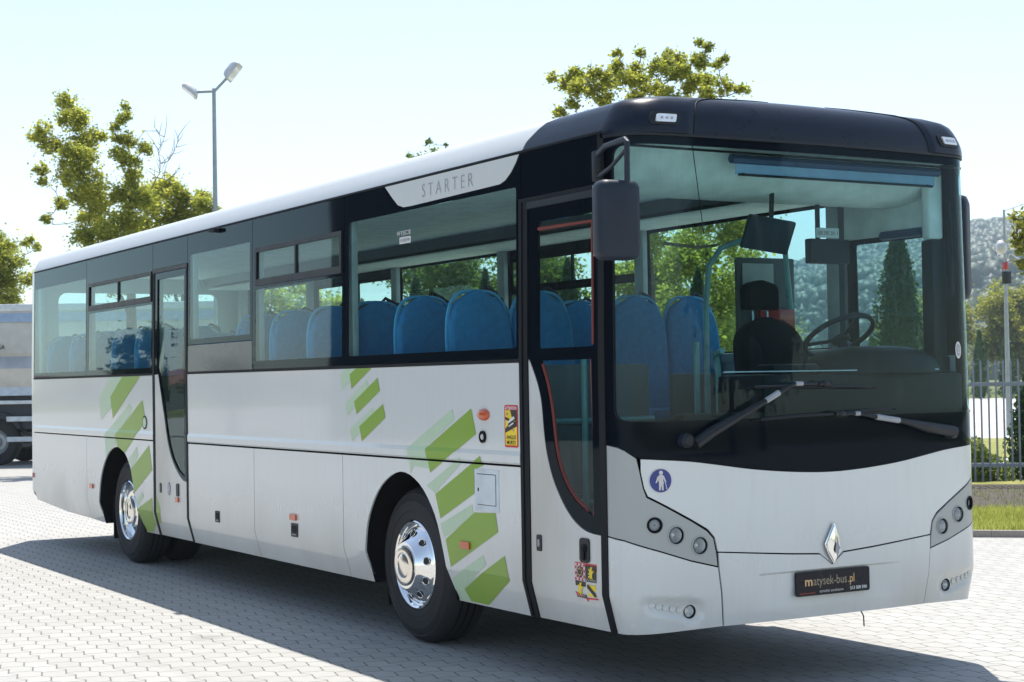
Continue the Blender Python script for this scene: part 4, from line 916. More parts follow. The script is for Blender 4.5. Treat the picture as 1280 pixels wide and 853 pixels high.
# ------------------------------------------------------------------ ground and yard
def sheet(name, pts, z, mat, **kw):
    return tag(mesh_obj(name, [(x, y, z) for x, y in pts], [list(range(len(pts)))], mat, smooth=False), **kw)
sheet('ground', [(-3000, -3000), (3000, -3000), (3000, 3000), (-3000, 3000)], -.012, 'meadow', kind='structure')
K0 = Vector((-5.38, 6.83)); EE = Vector((.70, .714)).normalized(); NN = Vector((-EE.y, EE.x))   # kerb line, along and away from it
def kl(t, n): p = K0+EE*t+NN*n; return (p.x, p.y)
sheet('yard_paving', [ (60, -60), kl(120, 0), kl(-7, 0), kl(-7, 7.9), kl(-14, 7.9), kl(-15, 27), kl(-40, 27), kl(-40, 80), (-110, 60), (-110, -60)], 0., 'paving', kind='structure')
def kbox(g, t0, t1, n0, n1, z0, z1, m, bev=0.):
    a, b, c, d_ = kl(t0, n0), kl(t1, n0), kl(t1, n1), kl(t0, n1)
    g.add([(*a, z0), (*b, z0), (*c, z0), (*d_, z0), (*a, z1), (*b, z1), (*c, z1), (*d_, z1)], [[3, 2, 1, 0], [4, 5, 6, 7], [0, 1, 5, 4], [1, 2, 6, 5], [2, 3, 7, 6], [3, 0, 4, 7]], m)
g = G(); t = -7.
while t < 40: kbox(g, t, t+.995, .0, .08, -.02, .07, 'kerb_stone'); t += 1.
tag(g.build('kerb', None), kind='structure')
sheet('verge', [kl(-7, .08), kl(40, .08), kl(40, 3.0), kl(-7, 3.0)], .05, 'grass_ground', kind='structure')
sheet('planting_bed', [kl(-7, 3.0), kl(40, 3.0), kl(40, 7.9), kl(-7, 7.9)], .04, 'soil', kind='structure')
sheet('path', [kl(-14, 12.5), kl(60, 12.5), kl(60, 16.5), kl(-14, 16.5)], .004, 'concrete', kind='structure')
sheet('grass_strip', [kl(-14, 7.9), kl(60, 7.9), kl(60, 12.5), kl(-14, 12.5)], .03, 'grass_ground', kind='structure')
sheet('lawn', [kl(-14, 16.5), kl(60, 16.5), kl(60, 27), kl(-14, 27)], .008, 'grass_ground', kind='structure')
sheet('road', [kl(-40, 27), kl(120, 27), kl(120, 99), kl(-40, 99)], .004, 'concrete', kind='structure')
# grass blades on the verge
rng = np.random.default_rng(3)
def blades(name, t0, t1, n0, n1, cnt, h, z, mat='grass_blade'):
    t = rng.uniform(t0, t1, cnt); nn = rng.uniform(n0, n1, cnt); hh = h*rng.uniform(.5, 1.3, cnt); a = rng.uniform(0, 6.28, cnt); ln = rng.uniform(-.5, .5, (cnt, 2))*h
    bx = K0.x+EE.x*t+NN.x*nn; by = K0.y+EE.y*t+NN.y*nn; wv = .006
    V = np.zeros((cnt, 3, 3)); V[:, 0] = np.c_[bx-np.cos(a)*wv, by-np.sin(a)*wv, np.full(cnt, z)]; V[:, 1] = np.c_[bx+np.cos(a)*wv, by+np.sin(a)*wv, np.full(cnt, z)]; V[:, 2] = np.c_[bx+ln[:, 0], by+ln[:, 1], z+hh]
    return tri_mesh(name, V.reshape(-1, 3), 3, mat)
def tri_mesh(name, V, k, mat, parent=None):
    n = len(V)//k; me = bpy.data.meshes.new(name); me.vertices.add(len(V)); me.vertices.foreach_set('co', V.astype(np.float32).ravel())
    me.loops.add(n*k); me.loops.foreach_set('vertex_index', np.arange(n*k, dtype=np.int32)); me.polygons.add(n); me.polygons.foreach_set('loop_start', np.arange(0, n*k, k, dtype=np.int32)); me.polygons.foreach_set('loop_total', np.full(n, k, dtype=np.int32))
    me.materials.append(MATS[mat]); me.update(calc_edges=True); o = bpy.data.objects.new(name, me); COL.objects.link(o)
    if parent: o.parent = parent
    return o
tag(blades('grass', -1.2, 3.5, .1, 3.0, 26000, .07, .05), kind='stuff')
tag(blades('weeds', -1.2, 3.5, 3.0, 7.0, 1500, .06, .04, 'leaf_green'), kind='stuff')

# ------------------------------------------------------------------ foliage
H = Vector((rt.x, rt.y, 0)).normalized()
def leaves(name, C, size, mat, parent, flat=.5):
    n = len(C); a = rng.normal(size=(n, 3)); a[:, 2] *= flat; a /= np.linalg.norm(a, axis=1)[:, None]
    b = rng.normal(size=(n, 3)); b -= a*(a*b).sum(1)[:, None]; b /= np.linalg.norm(b, axis=1)[:, None]
    c = np.cross(a, b); s = (size*rng.uniform(.55, 1.3, n))[:, None]; wd = s*rng.uniform(.45, .65, n)[:, None]
    V = np.stack([C-a*s*.5, C+b*wd*.5, C+a*s*.5+c*s*.12, C-b*wd*.5], 1)
    return tri_mesh(name, V.reshape(-1, 3), 4, mat, parent)
def lobe_tree(name, loc, label, cat, group, lobes, mat, lsize, dens, seed, trunk_r=.16, tz=None, twigs=(), **kw):
    """lobes: (side, depth, height, radius) in metres round the trunk foot, side = square to the camera's view"""
    rs = np.random.default_rng(seed); o = empty(name, loc, label=label, cat=cat, group=group); g = G()
    S = np.array([H.x, H.y, 0]); Dv = np.array([fw.x, fw.y, 0]); Z = np.array([0, 0, 1.])
    zl = min(l[2] for l in lobes); zh = max(l[2] for l in lobes); tz = tz or zl*.8
    top = np.array([0, 0, zl+(zh-zl)*.45]); nodes = [np.array([0, 0, tz*k]) for k in (.0, .35, .7, 1.)]
    tp = [tuple(nodes[0]), tuple(nodes[1]+rs.normal(size=3)*.04), tuple(nodes[2]+rs.normal(size=3)*.06), tuple(nodes[3]), tuple(top+rs.normal(size=3)*.1)]
    g.tube(tp, [trunk_r*1.25, trunk_r, trunk_r*.85, trunk_r*.7, trunk_r*.25], 'bark', 9, False)
    CC = []; placed = [(np.array(tp[2]), trunk_r*.5), (np.array(tp[3]), trunk_r*.5), (np.array(tp[4]), trunk_r*.25)]
    ends = [(S*l[0]+Dv*l[1]+Z*l[2], l[3]) for l in lobes]
    ends.sort(key=lambda e: np.linalg.norm(e[0]-placed[1][0]))
    for c, r in ends+[(S*t[0]+Dv*t[1]+Z*t[2], 0) for t in twigs]:
        best = min(placed, key=lambda q: np.linalg.norm(q[0]-c)+max(0, q[0][2]-c[2])*2.5); st, pr_ = best; L_ = np.linalg.norm(c-st)
        m = (st+c)/2+rs.normal(size=3)*.06*L_+np.array([0, 0, -.07*L_]); r0 = max(.009, pr_*.72); placed.append((c, r0*.75))
        P = [st, st*.6+m*.4, m, m*.5+c*.5+rs.normal(size=3)*.04*L_, c]
        g.tube([tuple(p) for p in P], [r0, r0*.92, r0*.85, r0*.8, r0*.72 if r else .003], 'bark', 5, False)
        ntw = 6 if r else 4; rr_ = r or .28
        for k in range(ntw):
            q = P[2+k % 3]; e = q+rs.normal(size=3)*rr_*.55+np.array([0, 0, rr_*.45]); mm = (q+e)/2+rs.normal(size=3)*.05*rr_; g.tube([tuple(q), tuple(mm), tuple(e)], [.008, .006, .003], 'bark', 3, False)
        if not r: continue
        # leaf tufts spread through the lobe
        nt = max(5, int(16*rs.uniform(.8, 1.2))); v = rs.normal(size=(nt, 3)); v /= np.linalg.norm(v, axis=1)[:, None]; tc = c+v*(rs.random(nt)**.45)[:, None]*r*np.array([1, 1, .85])
        n = int(dens*r*r*75/(lsize*lsize)); ii = rs.integers(0, nt, n); CC.append(tc[ii]+rs.normal(size=(n, 3))*r*np.where(rs.random((n, 1)) < .25, .42, .2))
    g.build('trunk', o, 60, fix=False)
    leaves('crown', np.concatenate(CC), lsize, mat, o); return o
def px_lobes(L, u0, dist, y0=480, jit=.35, seed=1):
    """outline of a crown measured from the photo, turned into metres at the tree's own distance"""
    rs = random.Random(seed); k = dist/2070
    return [((u-u0)*k, rs.uniform(-1, 1)*jit*dist*.04, 1.69+(y0-y)*k, r*k*1.12) for u, y, r in L]
def rnd_lobes(h, rx, zb, n, r, seed):
    rs = random.Random(seed); out = []
    while len(out) < n:
        a, b_, c = rs.uniform(-1, 1), rs.uniform(-1, 1), rs.uniform(-1, 1)
        d = a*a+b_*b_+c*c
        if .25 < d < 1: out.append((a*(rx-r), b_*(rx-r), (h+zb)/2+c*((h-zb)/2-r), r*rs.uniform(.75, 1.25)))
    return out
def thuja(loc, h, r, seed, label, group, n=5000, ls=.09, name='conifer_tree'):
    rs = np.random.default_rng(seed); o = empty(name, loc, label=label, cat='conifer', group=group)
    t = rs.random(n)**.8; a = rs.uniform(0, 6.28, n); prof = r*np.clip((1-t)**.62*1.05, 0, 1)*np.clip(.72+t*4, 0, 1)
    lump_ = 1+.16*np.sin(a*5+t*17+seed)+.10*np.sin(a*11-t*31); rad = prof*lump_*rs.uniform(.72, 1.08, n)
    C = np.c_[rad*np.cos(a), rad*np.sin(a), t*h+.05+rs.normal(size=n)*.03]; leaves('crown', C, ls, 'thuja_leaf', o, 1.4)
    g = G(); g.tube([(0, 0, 0), (0, 0, h*.5), (0, 0, h*.93)], [.07, .05, .01], 'bark', 6); 
    tr = g.build('trunk', o); 
    g = G(); g.tube([(0, 0, .05), (0, 0, h*.15), (0, 0, h*.45), (0, 0, h*.75), (0, 0, h*.95)], [r*.45, r*.66, r*.55, r*.32, .02], 'thuja_leaf', 12); g.build('inner_foliage', o)
    return o
GT = 'trees beyond the yard'
lobe_tree('broadleaf_tree', (-26.4, 4.49, 0), 'sparse tree with tall upright leafy branches rising behind the coach at left', 'tree', GT, px_lobes([(92, 128, 11), (80, 140, 11), (98, 148, 14), (60, 163, 11), (45, 168, 7), (72, 180, 13), (104, 172, 15), (122, 165, 9), (95, 196, 15), (112, 208, 18), (50, 205, 8), (85, 222, 11), (52, 222, 6), (120, 232, 18), (100, 240, 11), (75, 250, 9), (125, 258, 18), (105, 268, 11), (128, 282, 16), (112, 295, 14), (150, 290, 16), (60, 270, 6), (155, 130, 6), (160, 148, 9), (150, 160, 6), (165, 175, 11), (158, 196, 10), (170, 205, 11), (186, 186, 9), (168, 225, 13), (160, 246, 13), (180, 250, 13), (165, 275, 15), (150, 172, 7), (130, 320, 20), (160, 320, 20), (140, 350, 20)], 165, 34.5), 'leaf_yellow', .075, 1.3, 11, .15, 3.0, [((u-165)*.0167, 0, 1.69+(480-y)*.0167) for u, y in ((190, 238), (198, 222), (203, 205), (200, 188), (208, 172), (214, 200), (222, 185), (226, 170), (212, 225), (222, 215), (196, 160))])
lobe_tree('broadleaf_tree', (-29.66, 6.84, 0), 'rounded yellow-green tree between the sparse tree and the twin floodlight post', 'tree', GT, px_lobes([(172, 245, 14), (190, 232, 15), (208, 228, 14), (196, 255, 18), (222, 240, 13), (238, 248, 13), (225, 262, 16), (252, 244, 11), (262, 256, 11), (275, 262, 8), (205, 280, 20), (245, 275, 16), (172, 275, 18), (190, 310, 24), (230, 300, 24), (215, 340, 26)], 235, 38), 'leaf_yellow', .085, 1.2, 12, .15, 2.6)
lobe_tree('broadleaf_tree', (-36.2, 4.15, 0), 'green tree at the left edge above the tipper lorry', 'tree', GT, px_lobes([(5, 295, 14), (15, 310, 15), (-8, 305, 16), (30, 325, 14), (5, 335, 18), (25, 350, 15), (10, 365, 17), (38, 300, 6), (55, 300, 5), (65, 310, 5), (40, 345, 10), (-15, 345, 22), (-25, 320, 20), (30, 380, 14), (5, 400, 18)], 10, 42.8, 482), 'leaf_yellow', .09, 1.2, 13, .16, 2.8)
lobe_tree('broadleaf_tree', (-15.24, 9.60, 0), 'maple-like tree whose bright crown shows above the dark front roof of the coach', 'tree', GT, px_lobes([(697, 99, 7), (712, 100, 10), (728, 93, 10), (728, 112, 12), (748, 92, 10), (745, 112, 10), (765, 100, 12), (782, 84, 10), (778, 72, 6), (788, 104, 12), (803, 84, 9), (808, 68, 6), (810, 104, 13), (826, 92, 11), (840, 78, 11), (832, 112, 12), (852, 94, 12), (862, 72, 9), (845, 62, 6), (878, 84, 11), (888, 66, 7), (870, 106, 13), (893, 100, 12), (905, 84, 7), (912, 78, 5), (912, 112, 10), (930, 120, 8), (880, 58, 5), (760, 125, 12), (800, 128, 14), (840, 132, 14), (890, 126, 12), (722, 133, 8), (704, 140, 7), (760, 160, 22), (820, 165, 24), (880, 165, 24), (800, 210, 26), (860, 215, 28), (910, 210, 24), (840, 260, 28), (890, 265, 26), (950, 250, 22), (815, 305, 24), (930, 300, 26)], 815, 27, 476), 'leaf_yellow', .065, 1.5, 24, .17, 2.2)
lobe_tree('broadleaf_tree', (-30.35, 13.53, 0), 'tree of which only a few top twigs show above the middle of the white roof', 'tree', GT, px_lobes([(540, 180, 5), (545, 189, 6), (515, 192, 4), (562, 183, 3), (530, 205, 12), (555, 210, 12), (545, 235, 20), (515, 250, 20), (575, 255, 20), (545, 280, 26), (500, 300, 24), (590, 300, 24), (545, 330, 26), (510, 345, 22), (580, 350, 22), (545, 390, 26)], 540, 42, 478), 'leaf_green', .09, .8, 15, .16, 2.2)
lobe_tree('broadleaf_tree', (-24.6, 12.1, 0), 'green tree seen through the foremost side window of the coach', 'tree', GT, rnd_lobes(5.4, 2.3, .9, 34, .55, 3), 'leaf_green', .11, .8, 16, .15, 1.4)
lobe_tree('broadleaf_tree', (-19.8, 13.6, 0), 'green tree seen through the left half of the windscreen', 'tree', GT, rnd_lobes(4.9, 2.0, .9, 30, .5, 4), 'leaf_yellow', .10, .7, 17, .15, 1.4)
lobe_tree('broadleaf_tree', (-27.0, 8.2, 0), 'green tree seen through the sliding-pane side window', 'tree', GT, rnd_lobes(4.6, 1.6, 1.0, 18, .5, 5), 'leaf_yellow', .11, .7, 19, .14, 1.4)
lobe_tree('broadleaf_tree', (-5.7, 12.2, 0), 'leafy tree reaching in at the right edge of the photo near the camera mast', 'tree', GT, px_lobes([(1272, 282, 6), (1278, 268, 7), (1282, 300, 12), (1276, 312, 7), (1268, 292, 4), (1290, 280, 16), (1290, 330, 14), (1305, 300, 22), (1330, 270, 26), (1340, 320, 28), (1360, 250, 28), (1390, 300, 30), (1380, 340, 28), (1340, 230, 20)], 1604, 20.1, 466), 'autumn_leaf', .075, .6, 18, .13, 2.0)
TG = 'clipped conical conifers beyond the coach'
for i, (x, y, h, r, lb) in enumerate(((-22.53, 9.06, 3.75, .42, 'narrow conifer seen through the middle of the foremost side window'), (-20.96, 9.76, 3.8, .34, 'slim conifer seen through the right part of the foremost side window'), (-19.3, 10.6, 3.9, .45, 'conifer seen through the glass of the front door'),
        (-13.19, 13.08, 4.0, .62, 'broad conical conifer seen through the driver window'), (-11.47, 14.25, 1.78, .42, 'short conifer against the fence at the right edge'), (-25.3, 9.2, 3.4, .4, 'conifer seen through the sliding-pane side window'), (-17.4, 12.2, 3.6, .42, 'slim conifer seen through the middle of the windscreen'))):
    thuja((x, y, 0), h, r, 30+i, lb, TG)
for i in range(9):
    u = i-4; p = Vector((-72.06, 76.63))+EE*(u*1.75)
    thuja((p.x, p.y, 0), (4.3, 3.6, 4.6, 3.9, 4.5, 4.1, 3.7, 4.4, 4.2)[i], .62, 50+i, 'small dark conifer in the row across the pale road', 'conifers in a row across the road', 900, .28)
# low bush before the fence
def bush(loc, rx, ry, h, seed, label, name='bush', n=5000, mat='leaf_green', ls=.06):
    rs = np.random.default_rng(seed); o = empty(name, loc, math.atan2(EE.y, EE.x), label=label, cat='bush')
    v = rs.normal(size=(n, 3)); v[:, 2] = abs(v[:, 2]); v /= np.linalg.norm(v, axis=1)[:, None]; q = rs.uniform(.75, 1.05, n)[:, None]*(1+.1*np.sin(v[:, :1]*9+seed))
    C = v*q*np.array([rx, ry, h]); leaves('foliage', C, ls, mat, o, 1.)
    g = G(); 
    for k in range(7): a = k*.9; g.tube([(.05*math.cos(a), .05*math.sin(a), 0), (rx*.5*math.cos(a), ry*.5*math.sin(a), h*.7)], [.012, .006], 'bark', 5)
    g.build('stems', o); g = G(); g.ball((0, 0, h*.1), (rx*.75, ry*.75, h*.7), mat, 14); g.build('inner_foliage', o); return o
bush((*kl(-.1, 9.0), .03), .72, .4, .62, 5, 'low clipped green bush behind the fence beside the coach')

# wood across the road and the hill
for i, (n_, t_, h, lb) in enumerate(((128, -6, 9.6, 'round yellow-green tree across the road, left of the mast'), (131, 8, 9.0, 'yellow-green tree right of the mast across the road'), (126, -20, 8.5, 'yellowish tree across the road seen through the driver window'), (133, 1.5, 10.4, 'tall yellow-green tree directly behind the mast, across the road'), (120, -38, 8.0, 'broad tree across the road seen through the windscreen centre'), (120, -54, 8.0, 'broad tree across the road seen through the front side windows'))):
    x, y = kl(t_*1.0+6, n_); 
    lobe_tree('broadleaf_tree', (x, y, 0), lb, 'tree', 'trees across the road', rnd_lobes(h, 4.6, .6, 26, 1.35, 70+i), 'autumn_leaf' if i < 4 else 'leaf_green', .30, .9, 70+i, .28, 1.5)
def hill():
    az = np.radians(np.linspace(118, 178, 110)); rr = np.linspace(330, 2300, 50); V = []; cx, cy = 6.8, -6.1
    def hz(a, r):
        d = math.degrees(a); H = np.interp(d, [118, 128, 134, 138, 143, 150, 158, 166, 178], [126, 126, 121, 100, 70, 46, 32, 26, 22])
        t = max(0, min(1, (r-360)/1150)); s = t*t*(3-2*t); x, y = cx+math.cos(a)*r, cy+math.sin(a)*r
        nz = noise.noise(Vector((x*.004, y*.004, 3)))*11+noise.noise(Vector((x*.012, y*.012, 8)))*5
        # a nearer shoulder half way up
        sh = 18*math.exp(-((r-760)/120)**2)
        return -3+(H+nz)*s+sh*min(1, H/120)
    for r in rr:
        for a in az: V.append((cx+math.cos(a)*r, cy+math.sin(a)*r, hz(a, r)))
    n = len(az); F = [[i*n+k, (i+1)*n+k, (i+1)*n+k+1, i*n+k+1] for i in range(len(rr)-1) for k in range(n-1)]
    tag(mesh_obj('hill', V, F, 'forest_floor'), kind='structure')
    # the wood on it: one far-off mass of crowns
    rs = np.random.default_rng(9); bm = bmesh.new(); bmesh.ops.create_icosphere(bm, subdivisions=2, radius=1); bv = np.array([v.co[:] for v in bm.verts]); bf = np.array([[v.index for v in f.verts] for f in bm.faces]); bm.free()
    N = 15000; VV = []; FF = []; c = 0
    for i in range(N):
        a = R(rs.uniform(128, 152)) if i % 4 else R(rs.uniform(128, 137)); r = 430+rs.random()**.9*1250; h = rs.uniform(5, 11)*(.7 if r < 700 else 1); z = hz(a, r)
        k = 1+.12*rs.normal(size=len(bv))[:, None]; sx = h*rs.uniform(.32, .5)
        v = bv*k*np.array([sx, sx, h*.55])+np.array([cx+math.cos(a)*r, cy+math.sin(a)*r, z+h*.4]); VV.append(v); FF.append(bf+c); c += len(v)
    VA = np.concatenate(VV); FA = np.concatenate(FF).astype(np.int32); me = bpy.data.meshes.new('forest'); me.vertices.add(len(VA)); me.vertices.foreach_set('co', VA.astype(np.float32).ravel()); me.loops.add(FA.size); me.loops.foreach_set('vertex_index', FA.ravel()); me.polygons.add(len(FA)); me.polygons.foreach_set('loop_start', np.arange(0, FA.size, 3, dtype=np.int32)); me.polygons.foreach_set('loop_total', np.full(len(FA), 3, dtype=np.int32)); me.materials.append(MATS['hill_leaf']); me.update(calc_edges=True); me.polygons.foreach_set('use_smooth', [True]*len(FA)); o = bpy.data.objects.new('forest', me); COL.objects.link(o); tag(o, kind='stuff')
hill()

# ------------------------------------------------------------------ street furniture
fn = empty('metal_fence', (*kl(0, 7.6), 0), math.atan2(EE.y, EE.x), label='grey-blue steel picket fence right of the coach behind the grass verge', cat='fence')
for z in (.34, 1.53): g = G(); g.box((-4.0, -.025, z-.03), (4.5, .025, z+.03), 'fence_paint', .005); g.build('rail', fn)
for x in (-4.0, -1.5, 1.0, 3.5): g = G(); g.box((x-.03, .03, 0), (x+.03, .09, 1.6), 'fence_paint', .006); g.build('post', fn)
g = G(); g.box((-.014, -.04, .10), (.014, -.027, 1.86), 'fence_paint', .003); g.loft([[(-.014, -.04, 1.86), (.014, -.04, 1.86), (.014, -.027, 1.86), (-.014, -.027, 1.86)], [(-.002, -.036, 1.90), (.002, -.036, 1.90), (.002, -.031, 1.90), (-.002, -.031, 1.90)]], 'fence_paint'); pk = g.build('picket', fn)
for i in range(80):
    c = pk if i == 0 else pk.copy()
    if i: COL.objects.link(c); c.parent = fn
    c.location = (-3.95+i*.106, 0, 0)
# utility cabinet edge seen beside the coach, behind the fence
g = G(); g.box((-.18, -.15, 0), (.18, .15, 1.52), 'lorry_white', .02); g.box((-.19, -.16, 1.50), (.19, .16, 1.55), 'galvanised', .01)
cb = empty('cabinet', (*kl(-1.05, 9.2), 0), math.atan2(EE.y, EE.x), label='pale grey utility cabinet standing behind the fence next to the coach', cat='cabinet'); g.build('cabinet_body', cb)

lp = empty('floodlight_post', (-26.46, 6.35, 0), label='slim grey post with two floodlights rising behind the white roof', cat='floodlight')
g = G(); g.tube([(0, 0, 0), (0, 0, 4), (.0, 0, 8.0)], [.075, .055, .04], 'galvanised', 12); g.build('pole', lp)
def vv(a, z, dpt=0.): return Vector((H.x*a-fw.x*dpt, H.y*a-fw.y*dpt, z))
g = G(); g.tube([vv(0, 7.94), vv(-.44, 7.93)], .03, 'galvanised', 8); g.tube([vv(0, 7.93), vv(.30, 8.24)], .03, 'galvanised', 8); g.build('arm', lp)
for (a, z, th, s) in ((-.50, 7.96, -40, 1.), (.40, 8.36, 52, 1.15)):
    g = G(); c = vv(a, z); ax = (H*math.cos(R(th))+Vector((0, 0, 1))*math.sin(R(th))); ay = Vector((-fw.x, -fw.y, .25)).normalized(); az_ = ax.cross(ay).normalized(); ay = az_.cross(ax)
    def hp(u, v, w_): return c+ax*u*s+ay*v*s+az_*w_*s
    secs = [[hp(x, y, w_) for x, y in rrect(-k*.19, -k*.15, k*.19, k*.15, .03, 3)] for k, w_ in ((.55, -.10), (.8, -.06), (1., .02), (1., .05))]
    g.loft(secs, 'lamp_housing'); fh = g.build('floodlight_head', lp, 30)
    g = G(); g.loft([[hp(x, y, w_) for x, y in rrect(-.16, -.12, .16, .12, .02, 3)] for w_ in (.045, .056)], 'lamp_glass'); g.build('lens', fh)

ms = empty('camera_mast', (-25.0, 28.34, 0), label='tall thin grey mast with cameras, a round dish and a side wire at right', cat='mast')
g = G(); g.tube([(0, 0, 0), (0, 0, 3.2), (0, 0, 6.13)], [.075, .055, .03], 'galvanised', 10); g.build('pole', ms)
g = G(); g.tube([vv(0, 6.1), vv(.7, 6.32)], .012, 'galvanised', 5); g.build('arm', ms)
g = G(); g.ball(vv(-.10, 5.10), (.16, .16, .2), 'lamp_housing'); g.build('dome_antenna', ms)
g = G(); g.box(vv(.0, 4.6)-Vector((.06, .06, .1)), vv(.0, 4.6)+Vector((.06, .06, .1)), 'red_plastic', .01); g.build('red_beacon', ms)
g = G(); g.box(vv(.03, 4.28)-Vector((.09, .09, .17)), vv(.03, 4.28)+Vector((.09, .09, .17)), 'black_plastic', .015); g.build('junction_box', ms)
g = G(); g.tube([vv(0, 4.72), vv(.18, 4.74)], .02, 'galvanised', 6); g.tube([vv(.12, 4.86, .1), vv(.30, 4.66, .25)], .085, 'galvanised', 10); g.tube([vv(.27, 4.69, .24), vv(.33, 4.62, .28)], .095, 'black_plastic', 10); g.build('security_camera', ms)

# ------------------------------------------------------------------ tipper lorry behind the coach
LX = Vector((H.x, H.y, 0)); la = math.atan2(LX.y, LX.x)
lo = empty('tipper_lorry', (-31.74, 3.31, 0), la, label='tipper lorry with silver dump body standing behind the rear of the coach', cat='lorry')
g = G()   # dump body: faceted silver side
prof = [(-.9, 1.36), (-1.12, 1.62), (-1.22, 2.15), (-1.14, 2.42), (-1.17, 2.5), (-1.17, 3.20), (-1.22, 3.24), (-1.22, 3.46), (-1.05, 3.48)]
prof = [(-y, z) for y, z in prof[::-1]][::-1] if False else prof
def dsec(x, sh=0.): 
    return [(x-sh*(1.9-z), y, z) for y, z in prof]+[(x-sh*(1.9-z), -y, z) for y, z in prof[::-1]]
g.loft([dsec(.05, -.16), dsec(.12, -.16), dsec(4.9), dsec(4.98)], 'tipper_alu'); db = g.build('dump_body', lo, 12)
g = G(); g.box((-.30, -1.235, 3.18), (5.0, -1.225, 3.38), 'blind_film', .002); g.build('body_stripe', lo)
g = G(); g.box((-.55, -1.27, 3.42), (5.0, -1.10, 3.58), 'lorry_white', .03); g.box((-.1, -1.24, 1.36), (.9, -1.0, 1.44), 'lorry_white', .01); g.build('body_rail', lo)
Decal(lambda u, v, off=0.: (u, -1.185-off, v), .01).text('MEGA', -.04, 2.58, .11, 'hole_dark', 0, width=.30).build('lettering', db)
g = G(); g.box((-4.2, -.45, .72), (4.9, .45, 1.05), 'lorry_dark'); g.box((-1.6, -1.1, .8), (4.8, 1.0, 1.52), 'lorry_dark'); g.build('chassis', lo)
g = G()
g.loft([[(x+sh, y, z) for y, z, sh in ((-1.05, 1.86, .12), (-1.0, 1.86, .12), (-1.24, 1.55, 0), (-1.28, 1.55, 0))] for x in (-.22, 1.6)], 'lorry_white'); g.build('wing_board', lo)
for x in (-3.6, 0.05, 2.9, 4.2):
    for sy in (-1, 1):
        wl = empty('wheel', (x, sy*1.05, .52)); wl.parent = lo; wl.rotation_euler = (0, 0, 0)
        g = G(); g.lathe([(.28, -.14), (.45, -.15), (.52, -.1), (.52, .1), (.45, .15), (.28, .14)], 'tyre', (0, 0, 0), 1, sy, 32); g.build('tyre', wl)
        g = G(); g.lathe([(.285, .13), (.27, .10), (.20, .05), (.12, .06), (.10, .14), (.001, .15)], 'galvanised', (0, 0, 0), 1, sy, 24); g.build('rim', wl)
    g = G(); g.tube([(x, -1., .52), (x, 1., .52)], .08, 'lorry_dark', 8); g.build('axle', lo)
for x in (.05, 2.9, 4.2):
    g = G(); arc = [(x+.62*math.cos(a), .56+.62*math.sin(a)) for a in np.linspace(.1, math.pi-.1, 14)]
    g.loft([[(px, -1.22, pz), (px, -.85, pz), (px, -.85, pz+.02), (px, -1.22, pz+.02)] for px, pz in arc], 'lorry_dark'); g.build('mudguard', lo)
for z in (.58, 1.03): g = G(); g.box((.30, -1.24, z-.055), (2.4, -1.20, z+.055), 'lorry_white', .01); g.build('side_guard', lo)
g = G(); g.tube([(.95, -.85, .92), (1.7, -.85, .92)], .28, 'galvanised', 20); g.build('fuel_tank', lo)
g = G(); g.loft([[(x, y, z) for y, z in ((-1.2, .6), (1.2, .6), (1.2, 2.7), (1.1, 3.1), (-1.1, 3.1), (-1.2, 2.7))] for x in (-4.35, -4.3, -1.35)], 'lorry_dark'); cbn = g.build('cab', lo)
g = G(); g.box((-3.9, -1.215, 1.8), (-2.9, -1.203, 2.6), 'black_glass', .004); g.build('side_window', cbn)
g = G(); g.tube([(-.75, -1.0, 1.3), (-.75, -1.0, 2.9), (-.78, -1.0, 3.15)], .09, 'lorry_dark', 10); g.build('exhaust_stack', lo)
g = G(); g.ball((-.12, -1.15, 1.9), (.1, .1, .1), 'galvanised'); g.build('body_hinge', lo)

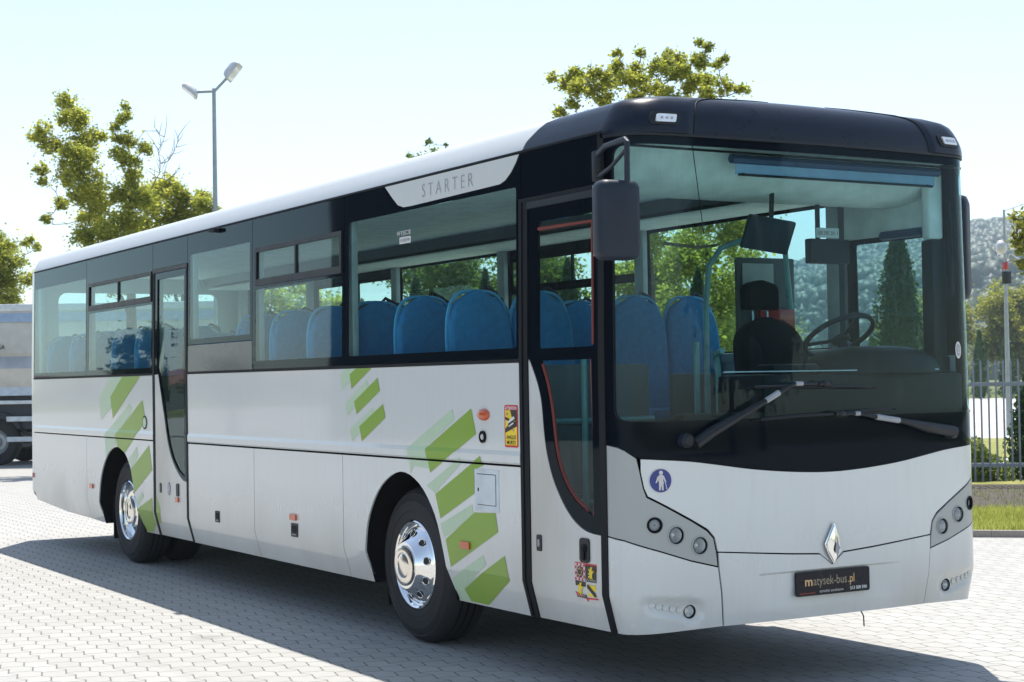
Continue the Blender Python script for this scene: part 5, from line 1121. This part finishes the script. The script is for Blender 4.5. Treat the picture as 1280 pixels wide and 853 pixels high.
# ------------------------------------------------------------------ the other side of the yard (mirrored in the glass)
for i, (x, y, h, lb) in enumerate(((-56, -17, 5.0, 'small tree left of the added dark hall on the far side of the yard'), (-48, -17.5, 3.4, 'low tree beside the added dark hall on the far side of the yard'))):
    lobe_tree('broadleaf_tree', (x, y, 0), lb, 'tree', 'trees on the far side of the yard', rnd_lobes(h, h*.33, .8, 12, .6, 90+i), 'leaf_dark', .22, .9, 90+i, .12, 1.2)
for i, (x, y, h, lb) in enumerate(((24, 14, 9, 'dense tree ahead of the coach'), (29, 20, 11, 'taller dense tree ahead of the coach'), (36, 25, 10, 'farthest dense tree ahead of the coach'))):
    lobe_tree('broadleaf_tree', (x, y, 0), lb, 'tree', 'trees ahead of the coach', rnd_lobes(h, 3.4, 1., 30, 1.1, 100+i), 'leaf_dark', .3, .9, 100+i, .25, 1.8)
hl = empty('reflected_dark_hall', (-39.2, -17.2, 0), R(-37), label='tall dark hall added across the yard to darken reflections in the glass', cat='building')  # unseen; added so the front side windows mirror something dark
pm('dark_cladding', (.035, .04, .045), .6, var=.15, scale=1)
g = G(); g.box((0, -14, 0), (40, 0, 11.5), 'dark_cladding'); g.build('wall', hl); g = G(); g.box((-.4, -14.4, 11.5), (40.4, .4, 11.9), 'lorry_dark'); g.build('roof', hl)
for k in range(3): g = G(); g.box((5+k*12, 0.0, 0), (9.5+k*12, .06, 4.2), 'lorry_dark'); g.build('door', hl)
bl = empty('depot_building', (-190, -62, 0), R(15), label='long low depot building with a tiled roof far across the yard', cat='building')
g = G(); g.box((-6, -20, 0), (6, 14, 3.0), 'wall_plaster'); g.build('wall', bl)
g = G(); g.loft([[(-6.5, y, 3.0), (6.5, y, 3.0), (0, y, 4.8)] for y in (-20.5, 14.5)], 'roof_tile'); g.build('roof', bl)
for k in range(6): g = G(); g.box((5.98, -17+k*5, 1.1), (6.03, -15+k*5, 2.3), 'black_glass'); g.build('window', bl)

# ------------------------------------------------------------------ the air
b = NB('haze_air'); pv = b.n('VolumePrincipled'); pv.inputs['Color'].default_value = (.70, .86, 1, 1); pv.inputs['Density'].default_value = .00028; pv.inputs['Anisotropy'].default_value = .1
b.l(pv.outputs[0], b.out.inputs['Volume'])
g = G(); g.box((-2700, -400, -6), (400, 2700, 172), 'haze_air'); tag(g.build('haze'), kind='stuff')
